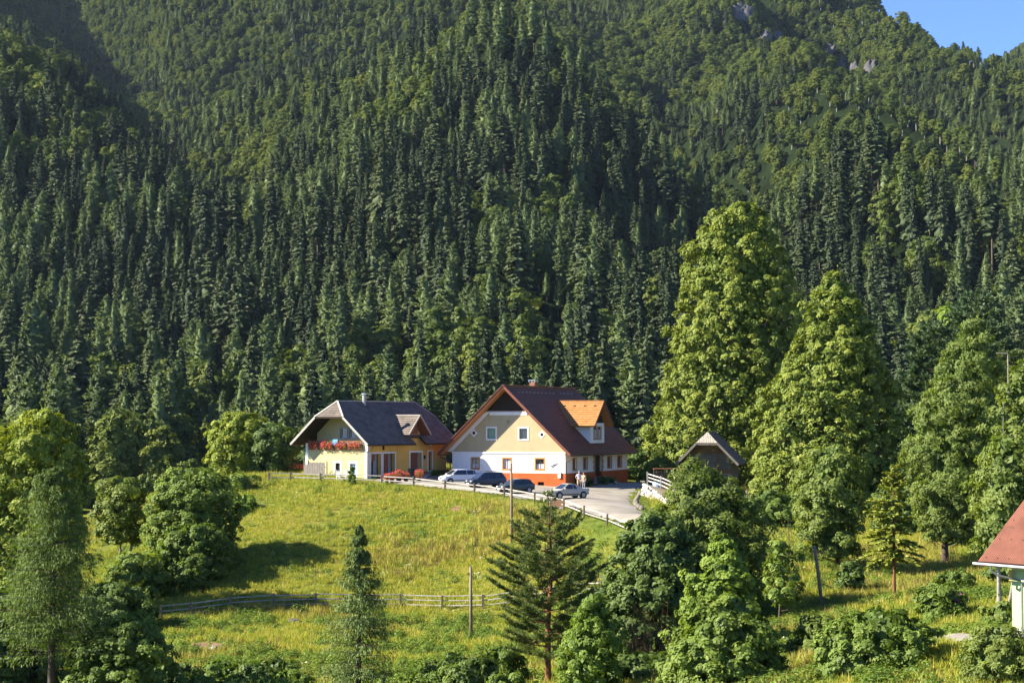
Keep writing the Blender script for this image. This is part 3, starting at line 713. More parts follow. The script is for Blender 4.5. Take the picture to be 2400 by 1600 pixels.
# larches
def larch(label, px, D, top, rpx, seed, mat=None, dens=1.0, bare=None, powr=.62, zb=.1):
    x = (px - 1200) / F * D; b = Vector((x, D, G(x, D))); H = P(px, top, D).z - b.z
    rg = np.random.default_rng(seed)
    nb = int(230 * dens); f = np.sort(rg.random(nb) ** .9); z = zb * H + (1 - zb) * H * f * .98
    Rm = rpx * D / F * 1.38
    L = Rm * (np.clip(1 - f, 0, 1) ** powr * .95 + .03) * (.65 + .45 * rg.random(nb)); az = rg.random(nb) * 6.283
    d = np.stack([np.cos(az), np.sin(az), 0 * az], -1)
    qc, qt = Q(), Q()
    rise = lambda t: .18 * t - .35 * t ** 2 + .22 * t ** 3
    for i in range(nb):
        t = np.array([0, .5, 1.]); pts = d[i] * (L[i] * t)[:, None]; pts[:, 2] = z[i] + L[i] * rise(t)
        qt.tube(pts, [.022 * (1 - f[i]) + .006, .012, .004], 3)
    m = 84
    n = np.repeat(np.arange(nb), m); t = .1 + .9 * rg.random(len(n)) ** .8
    c = d[n] * (L[n] * t)[:, None]; c[:, 2] = z[n] + L[n] * rise(t)
    lat = np.stack([-d[n][:, 1], d[n][:, 0], 0 * t], -1) * (rg.normal(0, .16, len(n)) * L[n] * (1.1 - .7 * t))[:, None]
    hang = (.03 + .30 * rg.random(len(n)) ** 1.5) * np.clip(L[n], .4, 1.6)
    c = c + lat; c[:, 2] -= hang
    dn = unit(d[n] * .45 + np.array([0, 0, -.75]) + rdirs(rg, len(n)) * .55)
    ln = .085 * (.6 + .9 * rg.random(len(n)))
    nor = unit(d[n] * .6 + np.array([0, 0, .5]) + rdirs(rg, len(n)) * .7); v = unit(np.cross(nor, dn))
    qc.rhombs(c, dn * ln[:, None], v * (ln * .26)[:, None], np.clip(rg.random(nb)[n] * .4 + .6 * rg.random(len(n)), 0, 1))
    qt.tube([(0, 0, -.4), (0, 0, H * .4), (0, 0, H * .75), (0, 0, H)], [.017 * H, .012 * H, .006 * H, .01], 8)
    r = plant('larch_tree', label, 'tree', b, qc, qt, mat or L_GREY, BARK)
    if bare:
        for (pxa, pya, pxb, pyb) in bare:
            a, e = P(pxa, pya, D) - b, P(pxb, pyb, D) - b; e.y += rg.normal(0, .3)
            mid = (a + e) / 2 + Vector((0, 0, .06)); q2 = MB().tube([a, mid, e], [.035, .022, .008], 5)
            q2.build('bare_branch', BARK_GREY, r)
    return r
larch('slender grey-green larch standing alone in the meadow before the lower fence', 843, 97, 1222, 85, 4, zb=.06, powr=.75)
larch('tall drooping larch with a bare lower trunk near the left edge', 128, 92, 1085, 112, 9, mat=L_DARK, dens=1.7, powr=.42, zb=.24,
      bare=[(131, 1400, 182, 1440), (130, 1430, 190, 1530), (128, 1472, 185, 1490), (127, 1470, 70, 1502), (126, 1410, 100, 1406)])
# the pine in the middle
def pine(name, label, px, D, top, rows, seed, mat, bark, whorls=15, per=7, zb=.16, tuft=.17, m=9, rise=.35, cat='tree', dens=7, group=None, nw=.1):
    x = (px - 1200) / F * D; b = Vector((x, D, G(x, D))); H = P(px, top, D).z - b.z
    rg = np.random.default_rng(seed); qc, qt = Q(), Q()
    o = np.array(sorted(pix_outline(px, D, rows, b)))
    for w in range(whorls):
        f = w / (whorls - 1); z = H * (zb + (1 - zb) * (f ** .92) * .97)
        a0 = rg.random() * 6.28
        k = per if f < .85 else max(3, per - 2)
        for j in range(k):
            a = a0 + j * 6.283 / k + rg.normal(0, .25); Lb = max(np.interp(z, o[:, 0], o[:, 1]) * (.72 + .42 * rg.random()), .15)
            if z < H * .24 and rg.random() < .35: continue
            d = np.array([math.cos(a), math.sin(a), 0]); up = rise * (.5 + f) * rg.uniform(.7, 1.5)
            t = np.linspace(0, 1, 4); z_ = z + rg.normal(0, .05) * H / whorls * 3
            pt = d * (Lb * t)[:, None]; pt[:, 2] = z_ + Lb * (up * t * t + .06 * t)
            qt.tube(pt, np.array([.03, .022, .014, .006]) * (1.25 - f) * (H / 10), 4)
            ns = max(3, int(dens * Lb / 1.2)); ts = .28 + .72 * rg.random(ns) ** .75; ts[0] = 1.0
            side = np.array([-d[1], d[0], 0])
            for tt in ts:
                p0 = np.array([np.interp(tt, t, pt[:, k2]) for k2 in range(3)])
                sdir = unit(d * .75 + side * rg.normal(0, .9) + np.array([0, 0, .35 + .3 * f]))
                sl = Lb * .46 * (1.15 - tt * .8) * rg.random() + .05
                p1 = p0 + sdir * sl
                n_t = 1 + int(sl / (tuft * .85))
                for q_ in range(n_t):
                    pc_ = p0 + (p1 - p0) * ((q_ + 1) / n_t)
                    nd = unit(sdir[None] * .7 + rdirs(rg, m) * .75 + np.array([0, 0, .25])); ln = tuft * (.7 + .5 * rg.random(m))
                    v = tangent(nd, rg)
                    qc.rhombs(pc_ + nd * ln[:, None] * .55, nd * ln[:, None] * .62, v * (ln * nw)[:, None], np.clip(rg.random() * .5 + rg.random(m) * .5, 0, 1), tip=-.1)
    nd = unit(rdirs(rg, 60) * .5 + np.array([0, 0, 1.])); zz = H * (.93 + .07 * rg.random(60))
    qc.rhombs(np.stack([0 * zz, 0 * zz, zz], -1) + nd * tuft * .5, nd * tuft * .6, tangent(nd, rg) * tuft * .08, .6)
    qt.tube([(0, 0, -.4), (0, 0, H * .3), (.02 * H, 0, H * .6), (0, 0, H)], [.017 * H, .013 * H, .008 * H, .012], 8)
    return plant(name, label, cat, b, qc, qt, mat, bark, group)
pine('pine_tree', 'open-branched pine with a reddish trunk in the middle foreground', 1284, 95, 1150,
     [(1150, 1280, 1288), (1205, 1264, 1304), (1222, 1228, 1334), (1260, 1212, 1352), (1320, 1178, 1372), (1360, 1130, 1375), (1430, 1130, 1370), (1500, 1150, 1365), (1560, 1180, 1350)], 3, L_PINE, BARK_PINE, whorls=17, per=8, zb=.14, tuft=.17, m=11, dens=14)
pine('pine_tree', 'small bluish young conifer peeping out beside the big pine', 1402, 103, 1338, [(1338, 1398, 1406), (1420, 1370, 1432), (1500, 1360, 1440)], 8, L_BLUE, BARK, whorls=9, per=6, zb=.1, tuft=.13, dens=9)
pine('pine_tree', 'thin young conifer between the light willow and the fruit tree', 1845, 128, 1215, [(1215, 1842, 1848), (1280, 1818, 1870), (1340, 1812, 1880)], 12, L_GREY, BARK, whorls=8, per=5, zb=.2, tuft=.12, rise=-.1, dens=4)
# thicket on the right of the road
tree('willow_tree', 'big light green willow covering the barn front, right of the road', 1640, 1330, 118,
     [(1400, 1500, 1770), (1320, 1478, 1790), (1250, 1500, 1790), (1190, 1540, 1775), (1150, 1572, 1735), (1120, 1585, 1690), (1095, 1603, 1650), (1080, 1615, 1630)], 640, .6, 70, .12, L_WILLOW, limbs=30, tr=.16, stems=3, lobe=.3, fill=.4, asp=.4, up=.2)
tree('maple_tree', 'dark green maple in front of the light willow', 1500, 1560, 102,
     [(1520, 1400, 1560), (1460, 1395, 1600), (1400, 1398, 1640), (1340, 1415, 1660), (1290, 1435, 1650), (1250, 1460, 1620), (1222, 1490, 1560), (1205, 1510, 1540)], 460, .48, 60, .12, L_DARK, limbs=26, tr=.16, stems=2, lobe=.35, fill=.5)
tree('maple_tree', 'bright green maple sapling with upright shoots in front of the dark maple', 1690, 1560, 93,
     [(1470, 1600, 1740), (1420, 1590, 1765), (1370, 1605, 1770), (1330, 1640, 1745), (1290, 1665, 1725), (1255, 1688, 1705)], 220, .38, 54, .11, L_FRESH, limbs=20, tr=.1, stems=2, lobe=.45, fill=.5)
tree('birch_tree', 'light feathery birch sapling right of the big pine trunk', 1385, 1640, 89,
     [(1640, 1300, 1450), (1560, 1305, 1455), (1500, 1320, 1450), (1450, 1345, 1435), (1410, 1365, 1420), (1395, 1378, 1400)], 260, .36, 70, .08, L_FRESH, BARK_GREY, limbs=14, tr=.07, lobe=.3, asp=.42, up=.15)
tree('maple_tree', 'large leafy light green maple at the bottom, right of centre', 1690, 1680, 83,
     [(1680, 1560, 1840), (1600, 1545, 1850), (1540, 1560, 1840), (1490, 1590, 1815), (1450, 1620, 1790), (1420, 1650, 1760), (1398, 1690, 1730)], 480, .4, 60, .105, L_MID, limbs=26, tr=.12, stems=2, lobe=.35, fill=.5)
tree('maple_tree', 'dark leafy gap filler between birch sapling and large maple', 1500, 1680, 92,
     [(1640, 1440, 1580), (1580, 1430, 1590), (1540, 1450, 1560)], 120, .5, 40, .15, L_DARK, limbs=10, tr=.1, lobe=.35)
tree('fruit_tree', 'small dark fruit tree with a thin trunk and hanging branches', 1822, 1462, 112,
     [(1420, 1795, 1860), (1380, 1782, 1895), (1340, 1785, 1885), (1300, 1790, 1860), (1270, 1798, 1835)], 70, .36, 34, .12, L_MID, BARK, limbs=24, tr=.08, lobe=.6, fill=.6, inner=2, shoots=.6)
tree('willow_tree', 'grey-green young ash before the second linden', 1962, 1338, 136,
     [(1300, 1890, 2010), (1240, 1862, 2025), (1180, 1852, 2038), (1120, 1862, 2035), (1080, 1885, 2010), (1050, 1920, 1970)], 240, .6, 64, .14, L_BIRCH, limbs=20, tr=.16, lobe=.25, asp=.42, up=.2)
tree('birch_tree', 'large feathery birch above the brown grass bank', 2212, 1318, 140,
     [(1265, 2160, 2290), (1200, 2135, 2320), (1120, 2125, 2335), (1040, 2130, 2345), (960, 2150, 2345), (880, 2190, 2330), (820, 2225, 2315), (770, 2255, 2300), (750, 2270, 2288)], 620, .62, 80, .12, L_BIRCH, BARK, limbs=34, tr=.24, lobe=.4, hang=.45, asp=.4, fill=.5, up=.1)
def golden(label, px, D, top, seed):
    x = (px - 1200) / F * D; b = Vector((x, D, G(x, D))); H = P(px, top, D).z - b.z
    rg = np.random.default_rng(seed)
    qc, qt = conifer(rg, H, .24 * H, .235 * H, 150, .42, 40, .16, .25, .62, .35, .014, wide=.3, sweep=.3, core=0.0)
    plant('yew_tree', label, 'tree', b, qc, qt, L_GOLD, BARK_PINE)
golden('yellow-green conifer with a bare reddish trunk standing on the right bank', 2092, 112, 1085, 6)
for i, (px, D, top, wd, lb, mt) in enumerate([(2190, 196, 760, 95, 'blue-green pine behind the birch, left of the tallest pine', L_BLUE), (2290, 205, 690, 100, 'tallest blue-green pine at the right edge', L_BLUE),
        (2120, 188, 960, 70, 'lower blue-green pine left of the birch', L_BLUE), (2370, 186, 830, 90, 'dark green pine at the right edge under the tallest pine', L_PINE)]):
    bs = onground(px, D); bpy_ = proj(*bs)[1]
    pine('pine_tree', lb, px, D, top, [(top, px - 12, px + 12), (top + 60, px - wd * .5, px + wd * .5), (top + 160, px - wd * .85, px + wd * .85), (top + 280, px - wd, px + wd), (bpy_ - 20, px - wd * .8, px + wd * .8)], 30 + i, mt, BARK, whorls=24, per=9, zb=.14, tuft=.42, m=12, dens=5, rise=.3, nw=.17)
tree('maple_tree', 'bright green tree showing between the blue-green pines', 2215, 1150, 212,
     [(1050, 2150, 2290), (950, 2150, 2290), (860, 2160, 2280), (790, 2175, 2270), (730, 2195, 2250), (712, 2215, 2235)], 150, 1.0, 50, .25, L_FRESH, limbs=16, tr=.3, lobe=.3)
tree('birch_tree', 'birch with a forked white trunk beside the green house', 2338, 1442, 101,
     [(1290, 2270, 2400), (1230, 2262, 2430), (1150, 2280, 2440), (1080, 2300, 2430), (1030, 2330, 2400)], 170, .6, 56, .12, L_BIRCH, BARK_BIRCH, limbs=18, tr=.13, stems=2, lobe=.4, hang=.4, asp=.42, fill=.5, up=.1)
tree('oak_tree', 'brownish thin-leaved tree with pale limbs at the right edge', 2375, 1300, 130,
     [(1260, 2320, 2440), (1180, 2310, 2460), (1100, 2310, 2470), (1000, 2325, 2460), (910, 2345, 2450), (850, 2375, 2430)], 260, .6, 50, .13, L_WILLOW, BARK_GREY, limbs=40, tr=.16, stems=2, lobe=.5, fill=.6)
tree('lilac_bush', 'round bush with a few purple flowers beside the gravel patch', 2205, 1450, 102,
     [(1452, 2150, 2255), (1425, 2143, 2262), (1395, 2155, 2250), (1375, 2185, 2225)], 110, .38, 60, .11, L_MID, cat='bush', limbs=8, tr=.05, stems=3, lobe=.35)
tree('chestnut_shrub', 'wide chestnut shrub with pale candle blossoms at the bottom right', 2060, 1680, 79,
     [(1680, 1915, 2215), (1600, 1900, 2232), (1540, 1905, 2225), (1490, 1930, 2190), (1455, 1975, 2140), (1435, 2020, 2100)], 420, .36, 66, .10, L_MID, cat='shrub', limbs=14, tr=.07, stems=3, lobe=.25, fill=.4)
tree('willow_bush', 'soft light green willow bush in the bottom right corner', 2335, 1680, 74,
     [(1680, 2220, 2440), (1600, 2215, 2440), (1550, 2235, 2430), (1500, 2270, 2400), (1470, 2310, 2360)], 320, .33, 70, .08, L_WILLOW, cat='bush', limbs=14, tr=.05, stems=3, lobe=.45, asp=.4)
tree('hazel_bush', 'yellowish bush left of the chestnut shrub', 1905, 1530, 92,
     [(1560, 1850, 1965), (1510, 1850, 1965), (1470, 1872, 1945), (1445, 1890, 1925)], 90, .36, 56, .10, L_WILLOW, cat='bush', limbs=8, tr=.05, stems=2, lobe=.45)
tree('hazel_bush', 'dark low bush between the ash trunk and the golden conifer', 1995, 1370, 124,
     [(1385, 1965, 2015), (1350, 1955, 2022), (1318, 1970, 2010)], 50, .38, 44, .12, L_DARK, cat='bush', limbs=6, tr=.04, stems=2, lobe=.45)
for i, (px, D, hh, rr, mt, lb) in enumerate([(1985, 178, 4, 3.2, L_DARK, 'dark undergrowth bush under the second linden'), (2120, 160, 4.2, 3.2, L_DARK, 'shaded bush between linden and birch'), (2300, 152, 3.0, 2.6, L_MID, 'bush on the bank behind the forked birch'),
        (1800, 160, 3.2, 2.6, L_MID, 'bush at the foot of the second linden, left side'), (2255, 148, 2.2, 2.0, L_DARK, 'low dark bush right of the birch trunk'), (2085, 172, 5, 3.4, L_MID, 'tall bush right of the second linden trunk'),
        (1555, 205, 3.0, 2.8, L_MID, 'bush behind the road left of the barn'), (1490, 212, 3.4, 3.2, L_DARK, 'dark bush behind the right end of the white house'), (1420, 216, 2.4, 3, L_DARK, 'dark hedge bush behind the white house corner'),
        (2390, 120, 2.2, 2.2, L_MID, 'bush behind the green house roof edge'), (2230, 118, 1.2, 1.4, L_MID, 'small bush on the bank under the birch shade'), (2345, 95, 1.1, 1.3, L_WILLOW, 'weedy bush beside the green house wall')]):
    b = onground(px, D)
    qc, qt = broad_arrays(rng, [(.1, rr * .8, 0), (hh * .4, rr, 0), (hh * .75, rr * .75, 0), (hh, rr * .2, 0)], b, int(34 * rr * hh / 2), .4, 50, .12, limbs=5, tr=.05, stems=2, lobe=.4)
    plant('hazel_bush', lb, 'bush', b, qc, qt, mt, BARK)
# blossom candles on the chestnut, purple heads on the lilac, brown dead stems under the dark maple
ch = next(o for o in COL.objects if o.name.startswith('chestnut_shrub'))
q = Q()
bb = np.array([v.co for v in list(next(c for c in kids(ch) if c.name.startswith('crown')).data.vertices)[::37]])
sel = bb[rng.choice(len(bb), 400)]; sel = sel[(sel[:, 1] < .6) & (sel[:, 2] > .6)][:46]
for p_ in sel:
    o_ = np.linalg.norm(p_ - bb.mean(0)); pp = p_ + unit((p_ - bb.mean(0))[None])[0] * .12
    zz = np.linspace(0, .28, 7); q.rhombs(pp + np.stack([0 * zz, 0 * zz, zz], -1), rdirs(rng, 7) * .05, rdirs(rng, 7) * .04, rng.random(7))
link('blossom', q.mesh('blossom', [L_FRESH]), ch)
li_ = next(o for o in COL.objects if o.name.startswith('lilac_bush'))
q = Q()
for p_ in ((.5, -.9, 1.0), (.62, -.8, .85), (.2, -1.0, .7), (.75, -.75, 1.25)):
    q.rhombs(np.array(p_) + rng.normal(0, .05, (18, 3)), rdirs(rng, 18) * .04, rdirs(rng, 18) * .04, rng.random(18))
link('blossom', q.mesh('blossom', [L_PURPLE]), li_)
q = Q(); b = onground(1535, 97)
for i in range(110):
    a = np.array([rng.normal(0, 1.0), rng.normal(0, .5), -.2]); hh = rng.uniform(1.4, 3.6); e = a + np.array([rng.normal(0, .25), rng.normal(0, .25), hh])
    m_ = (a + e) / 2 + rng.normal(0, .06, 3); q.tube([a, m_, e], [.012, .01, .004], 3, rng.random())
    kk = 10; t = .4 + .6 * rng.random(kk)[:, None]; q.rhombs(a + (e - a) * t + rng.normal(0, .05, (kk, 3)), rdirs(rng, kk) * .06, rdirs(rng, kk) * .02, rng.random(kk))
tag(link('dry_stems', q.mesh('dry_stems', [L_DRY])), 'brown dead stems standing under the dark maple', kind='stuff').location = b
# undergrowth bushes along the bottom edge
low = [(385, 1560, 101, 1.3, 1.3), (470, 1650, 92, 1.5, 1.6), (640, 1640, 92, 1.5, 1.7), (820, 1560, 103, .8, 1.0), (980, 1640, 89, 1.4, 1.5), (1080, 1590, 95, 1.7, 1.5), (430, 1590, 96, 1.5, 1.6), (520, 1560, 100, 1.2, 1.5), (600, 1580, 98, 1.4, 1.6), (690, 1600, 97, 1.3, 1.5), (560, 1640, 92, 1.6, 1.9), (760, 1640, 90, 1.2, 1.6), (930, 1620, 92, 1.1, 1.4), (1000, 1590, 96, 1.4, 1.5), (1060, 1550, 99, 1.8, 1.5), (1120, 1600, 94, 2.0, 1.7), (1180, 1560, 97, 2.0, 1.5), (1190, 1640, 88, 1.8, 1.9), (1050, 1650, 87, 1.2, 1.7), (655, 1530, 106, .9, 1.2), (880, 1560, 103, .7, 1.0)]
nm = ['bush at the right foot of the light green corner tree', 'bush cut off by the bottom edge, second from the left', 'bush cut off by the bottom edge, third from the left', 'small bush behind the slender larch foot', 'bush cut off by the bottom edge below the pole foot', 'bush below the pole, left of the tall bush by the pine', 'leftmost of the bushes along the bottom edge', 'second bush from the left along the bottom meadow', 'third bush from the left along the bottom meadow', 'dark-gapped bush left of the slender larch foot', 'low bush cut off by the bottom edge, left of the slender larch',
      'bush at the left foot of the slender larch', 'bush at the right foot of the slender larch', 'bush left of the pole foot at the bottom', 'taller bush right below the wooden pole', 'tall bush left of the pine trunk', 'bush under the left branches of the pine', 'bush cut off by the bottom edge left of the pine trunk', 'low bush cut off by the bottom edge below the pole', 'small bush above the bottom bushes, left of the larch', 'small low bush right of the larch stem']
for (px, py, D, hh, rr), lb in zip(low, nm):
    b = onground(px, D); kk = int(70 * rr * hh / 2)
    qc, qt = broad_arrays(rng, [(.0, rr * .85, 0), (hh * .35, rr, 0), (hh * .7, rr * .75, 0), (hh, rr * .25, 0)], b, kk, .3, 50, .085, limbs=5, tr=.03, stems=2, lobe=.5)
    plant('wild_bush', lb, 'bush', b, qc, qt, [L_MID, L_WEED, L_DARK][rng.integers(0, 3)], BARK, 'bushes along the bottom of the meadow')
b = onground(825, 176.5)
qc, qt = broad_arrays(rng, [(.0, .25, 0), (.5, .45, 0), (1.2, .4, 0), (1.75, .12, 0)], b, 30, .22, 40, .08, limbs=4, tr=.03, lobe=.3)
plant('elder_bush', 'small upright bush growing in the upper fence line', 'bush', b, qc, qt, L_MID, BARK)
# ------------------------------------------------------------------ buildings
WHITE = solid('white_plaster', (.78, .77, .74), .85, .05, .8, bump=.15, bscale=14, stain=.10)
CREAM = solid('cream_plaster', (.43, .355, .21), .9, .09, .5, bump=.2, bscale=14, stain=.22)
PLINTH = solid('orange_plinth', (.40, .095, .022), .85, .16, .6, bump=.2, bscale=10, stain=.25)
OCHRE = solid('ochre_paint', (.48, .23, .05), .8, .12, 1.5)
LEMON = solid('lemon_plaster', (.52, .45, .23), .9, .08, .5, bump=.2, bscale=14, stain=.2)
AMBER = solid('amber_plaster', (.74, .44, .11), .9, .09, .5, bump=.2, bscale=14, stain=.18)
BROWN_TILE = solid('brown_roof_tile', (.18, .068, .042), .65, .22, 1.6, bump=.5, bscale=5, spec=.25)
ORANGE_TILE = solid('orange_roof_tile', (.35, .155, .05), .75, .28, 2.2, bump=.4, bscale=6)
GREY_SHINGLE = solid('grey_shingle', (.14, .116, .10), .8, .35, 1.3, bump=.5, bscale=6, spec=.25)
SOFFIT = solid('pine_soffit', (.42, .19, .06), .7, .2, 2, stretch=(1, 1, 6))
FASCIA = solid('red_brown_fascia', (.17, .055, .03), .6, .2, 2)
DARKWOOD = solid('dark_boarding', (.03, .022, .016), .85, .4, 2, bump=.4, stretch=(6, 6, .6))
GREYWOOD = solid('weathered_wood', (.20, .18, .155), .9, .3, 2.5, bump=.5, bscale=8, stretch=(5, 5, .8))
WARMWOOD = solid('warm_old_wood', (.20, .105, .05), .85, .35, 2, bump=.5, bscale=8, stretch=(.6, .6, 5))
REDWOOD = solid('reddish_door_wood', (.22, .085, .045), .7, .3, 3, bump=.4, stretch=(6, 6, .6))
PALEWOOD = solid('sun_bleached_rail', (.36, .335, .30), .9, .25, 2, bump=.5, bscale=8)
POSTWOOD = solid('grey_post', (.21, .165, .12), .95, .3, 2.5, bump=.5, bscale=8, stretch=(4, 4, .7))
GLASS = solid('window_glass', (.025, .03, .035), .06, .2, .6, spec=.8)
GREENGLASS = solid('green_curtain_glass', (.09, .17, .09), .2, .3, .8, spec=.6)
BLUEGLASS = solid('blue_tinted_glass', (.10, .2, .38), .12, .3, .8, spec=.8)  # pane with a blue base colour
CURTAIN = solid('white_curtain', (.5, .5, .5), .9, .2, 4)
DARKHOLE = solid('dark_interior', (.012, .012, .012), .95, .2, 1)
GUTTER = solid('brown_gutter', (.09, .05, .035), .45, .2, 1, metal=.3)
ZINC = solid('zinc', (.27, .28, .29), .4, .15, 1, metal=.6)
STONE = solid('pale_stone', (.46, .43, .38), .95, .3, 1.5, bump=.6, bscale=7)
QUOIN = solid('ochre_quoin', (.45, .25, .08), .85, .2, 3)
GREYPL = solid('grey_plaster', (.33, .34, .34), .9, .1, 1)
CONC = solid('concrete', (.34, .33, .31), .95, .2, 1, bump=.4)
STEEL = solid('bright_steel', (.65, .65, .66), .3, .1, 1, metal=.7)
BRICK = solid('chimney_brick', (.24, .12, .075), .9, .3, 3, bump=.5)
REDSHEET = solid('red_roof_sheet', (.21, .085, .055), .6, .3, .8, spec=.35, stain=.35)
MINT = solid('mint_plaster', (.42, .56, .27), .9, .07, .5, bump=.2, bscale=12)
BLACKPAINT = solid('black_metal', (.02, .02, .02), .5, .2, 2)
def courses(m, fr, n, lift=.035):
    """stepped tile courses: fr(t0), fr(t1) give the (left, right) points of a course's lower and upper edge"""
    for i in range(n):
        (a, b, nn), (c, d, _) = fr(i / n), fr((i + 1) / n + .004)
        u = Vector(nn) * lift
        m.poly([a + u, b + u, d + Vector(nn) * .004, c + Vector(nn) * .004]); m.poly([a - u * .2, b - u * .2, b + u, a + u])
def window(parent, fr, a0, a1, z0, z1, surround, sw=.13, sash=None, pane=None, proud=.03, depth=.14, bars=(1, 0), sill=None, name='window', curtain=0.0):
    """window in a wall opening: surround on the wall, sash and panes set back in the reveal"""
    w_ = MB().ring(a0, a1, z0, z1, sw, fr, -proud, .03).build(name, surround, parent)
    fw = .05
    s_ = MB().ring(a0 + fw, a1 - fw, z0 + fw, z1 - fw, fw, fr, depth - .03, depth + .03)
    for i in range(bars[0]):
        x = a0 + (a1 - a0) * (i + 1) / (bars[0] + 1); s_.fbox(x - .022, x + .022, z0 + fw, z1 - fw, fr, depth - .025, depth + .025)
    for i in range(bars[1]):
        z = z0 + (z1 - z0) * (i + 1) / (bars[1] + 1); s_.fbox(a0 + fw, a1 - fw, z - .02, z + .02, fr, depth - .02, depth + .02)
    s_.build('sash', sash or surround, w_)
    for i in range(bars[0] + 1):
        x0 = a0 + (a1 - a0) * i / (bars[0] + 1); x1 = a0 + (a1 - a0) * (i + 1) / (bars[0] + 1)
        MB().fbox(x0 + .04, x1 - .04, z0 + .04, z1 - .04, fr, depth + .005, depth + .015).build('pane', pane or GLASS, w_)
    if curtain:
        MB().fbox(a0 + .05, a1 - .05, z0 + .05, z0 + (z1 - z0) * curtain, fr, depth - .004, depth + .003).build('curtain', CURTAIN, w_)
    if sill: MB().fbox(a0 - sw - .03, a1 + sw + .03, z0 - sw - .06, z0 - sw - .003, fr, -.12, .02).build('sill', sill, w_)
    return w_
def rect(a0, a1, z0, z1): return [(a0, z0), (a1, z0), (a1, z1), (a0, z1)]
# ---- white farmhouse with the brown roof
RZ = R(-24); HW, HL = 6.3, 17.8
nc = P(1325, 1142, 186)
right = Vector((math.cos(RZ), math.sin(RZ), 0)); back = Vector((-math.sin(RZ), math.cos(RZ), 0))
HO = Vector((nc.x, nc.y, nc.z)) - right * HW
house = empty('farmhouse', HO, RZ)
tag(house, 'white farmhouse with cream gable, orange plinth and brown tiled roof', 'house')
fg = lambda a, d, z: (a, d, z)                       # gable: a along x, depth inwards +y
fs = lambda a, d, z: (HW - d, a, z)                  # right side wall: a along y
fl = lambda a, d, z: (-HW + d, a, z)
fb = lambda a, d, z: (a, HL - d, z)
PIT = .945; RT = 10.25; ZP = 1.4; ZL = 3.43
hx = lambda h: (RT - .25 - h) / PIT                  # half width of the gable at height h
gw = [(-4.2 + .13, -3.16 - .13, 1.67 + .13, 2.94 - .1), (-.69 + .13, .45 - .13, 1.67 + .13, 2.94 - .1), (2.92 + .13, 4.1 - .13, 1.67 + .13, 2.94 - .1)]
uw = [(-2.45 + .13, -1.26 - .13, 4.72 + .13, 6.07 - .13), (1.12 + .13, 2.28 - .13, 4.68 + .13, 6.05 - .13)]
def side_s(px, base=nc, r=(math.sin(R(24)), math.cos(R(24)))):
    a = (px - 1200) / F; return (a * base.y - base.x) / (r[0] - a * r[1])
sw = [(side_s(1342) , side_s(1351) , 1.72, 2.82), (side_s(1367), side_s(1376), 1.75, 2.85), (side_s(1423.5), side_s(1432.5), 1.75, 2.85), (side_s(1447), side_s(1456), 1.75, 2.85)]
dw = (side_s(1394.5), side_s(1409), .85, 3.12)
MB().wall(rect(-HW, HW, ZP, ZL), [rect(*g) for g in gw], fg, .45).build('wall', WHITE, house)
MB().wall([(-hx(ZL) + .35, ZL), (hx(ZL) - .35, ZL), (hx(7.55), 7.28), (-hx(7.55), 7.28)], [rect(*g) for g in uw], fg, .4).build('gable_wall', CREAM, house)
o_ = [(0.46, ZP), (dw[0], ZP), (dw[0], dw[3]), (dw[1], dw[3]), (dw[1], ZP), (HL, ZP), (HL, ZL + .15), (0.46, ZL + .15)]
MB().wall(o_, [rect(*g) for g in sw], fs, .45).build('side_wall', WHITE, house)
MB().wall(rect(.46, HL, ZP, ZL + .15), [], fl, .45).build('side_wall', WHITE, house)
MB().wall([(-HW + .46, -.6), (HW - .46, -.6), (HW - .46, ZL), (hx(ZL) - .1, ZL), (0, RT - .35), (-hx(ZL) + .1, ZL), (-HW + .46, ZL)], [], fb, .4).build('back_wall', WHITE, house)
cv = (3.30, 3.98, .18, .52)
MB().wall([(-HW - .03, -.8), (HW + .03, -.8), (HW + .03, ZP - .003), (-HW - .03, ZP - .003)], [rect(*cv)], lambda a, d, z: (a, d - .03, z), .5).build('plinth', PLINTH, house)
o_ = [(.475, -.8), (HL + .03, -.8), (HL + .03, ZP - .003), (dw[1], ZP - .003), (dw[1], dw[2]), (dw[0], dw[2]), (dw[0], ZP - .003), (.475, ZP - .003)]
MB().wall(o_, [], lambda a, d, z: (HW + .03 - d, a, z), .5).build('plinth', PLINTH, house)
MB().wall([(.475, -.8), (HL, -.8), (HL, ZP - .003), (.475, ZP - .003)], [], lambda a, d, z: (-HW - .03 + d, a, z), .5).build('plinth', PLINTH, house)
MB().fbox(cv[0], cv[1], cv[2], cv[3], fg, .2, .24).build('cellar_window', DARKHOLE, house)
m = MB().fbox(-HW - .03, HW + .03, ZL - .07, ZL + .09, fg, -.07, -.002)
m.build('string_course', WHITE, house)
# white bands up the gable edge and under the boarding
m = MB()
for s_ in (-1, 1):
    q0, q1 = hx(ZL + .09), hx(7.52)
    pts = [(s_ * (q0 + .05), ZL + .09), (s_ * q1, 7.52), (s_ * (q1 - .52), 7.52), (s_ * (q0 - .52), ZL + .09)]
    m.wall(pts, [], lambda a, d, z: (a, d - .035, z), .2)
m.fbox(-hx(7.52) + .51, hx(7.52) - .51, 7.26, 7.52, fg, -.032, .2)
for i in range(22):
    x0 = -hx(7.52) + .15 + i * (2 * hx(7.52) - .3) / 22; x1 = x0 + (2 * hx(7.52) - .3) / 22
    m.wall([(x0, 7.52), (x1, 7.52), ((x0 + x1) / 2, 7.72)], [], lambda a, d, z: (a, d - .07, z), .03)
m.build('white_band', WHITE, house)
nb = 26
MB().wall([(-hx(7.5), 7.5), (hx(7.5), 7.5), (0, RT - .3)], [], lambda a, d, z: (a, d + .05, z), .3).build('gable_backing', DARKWOOD, house)
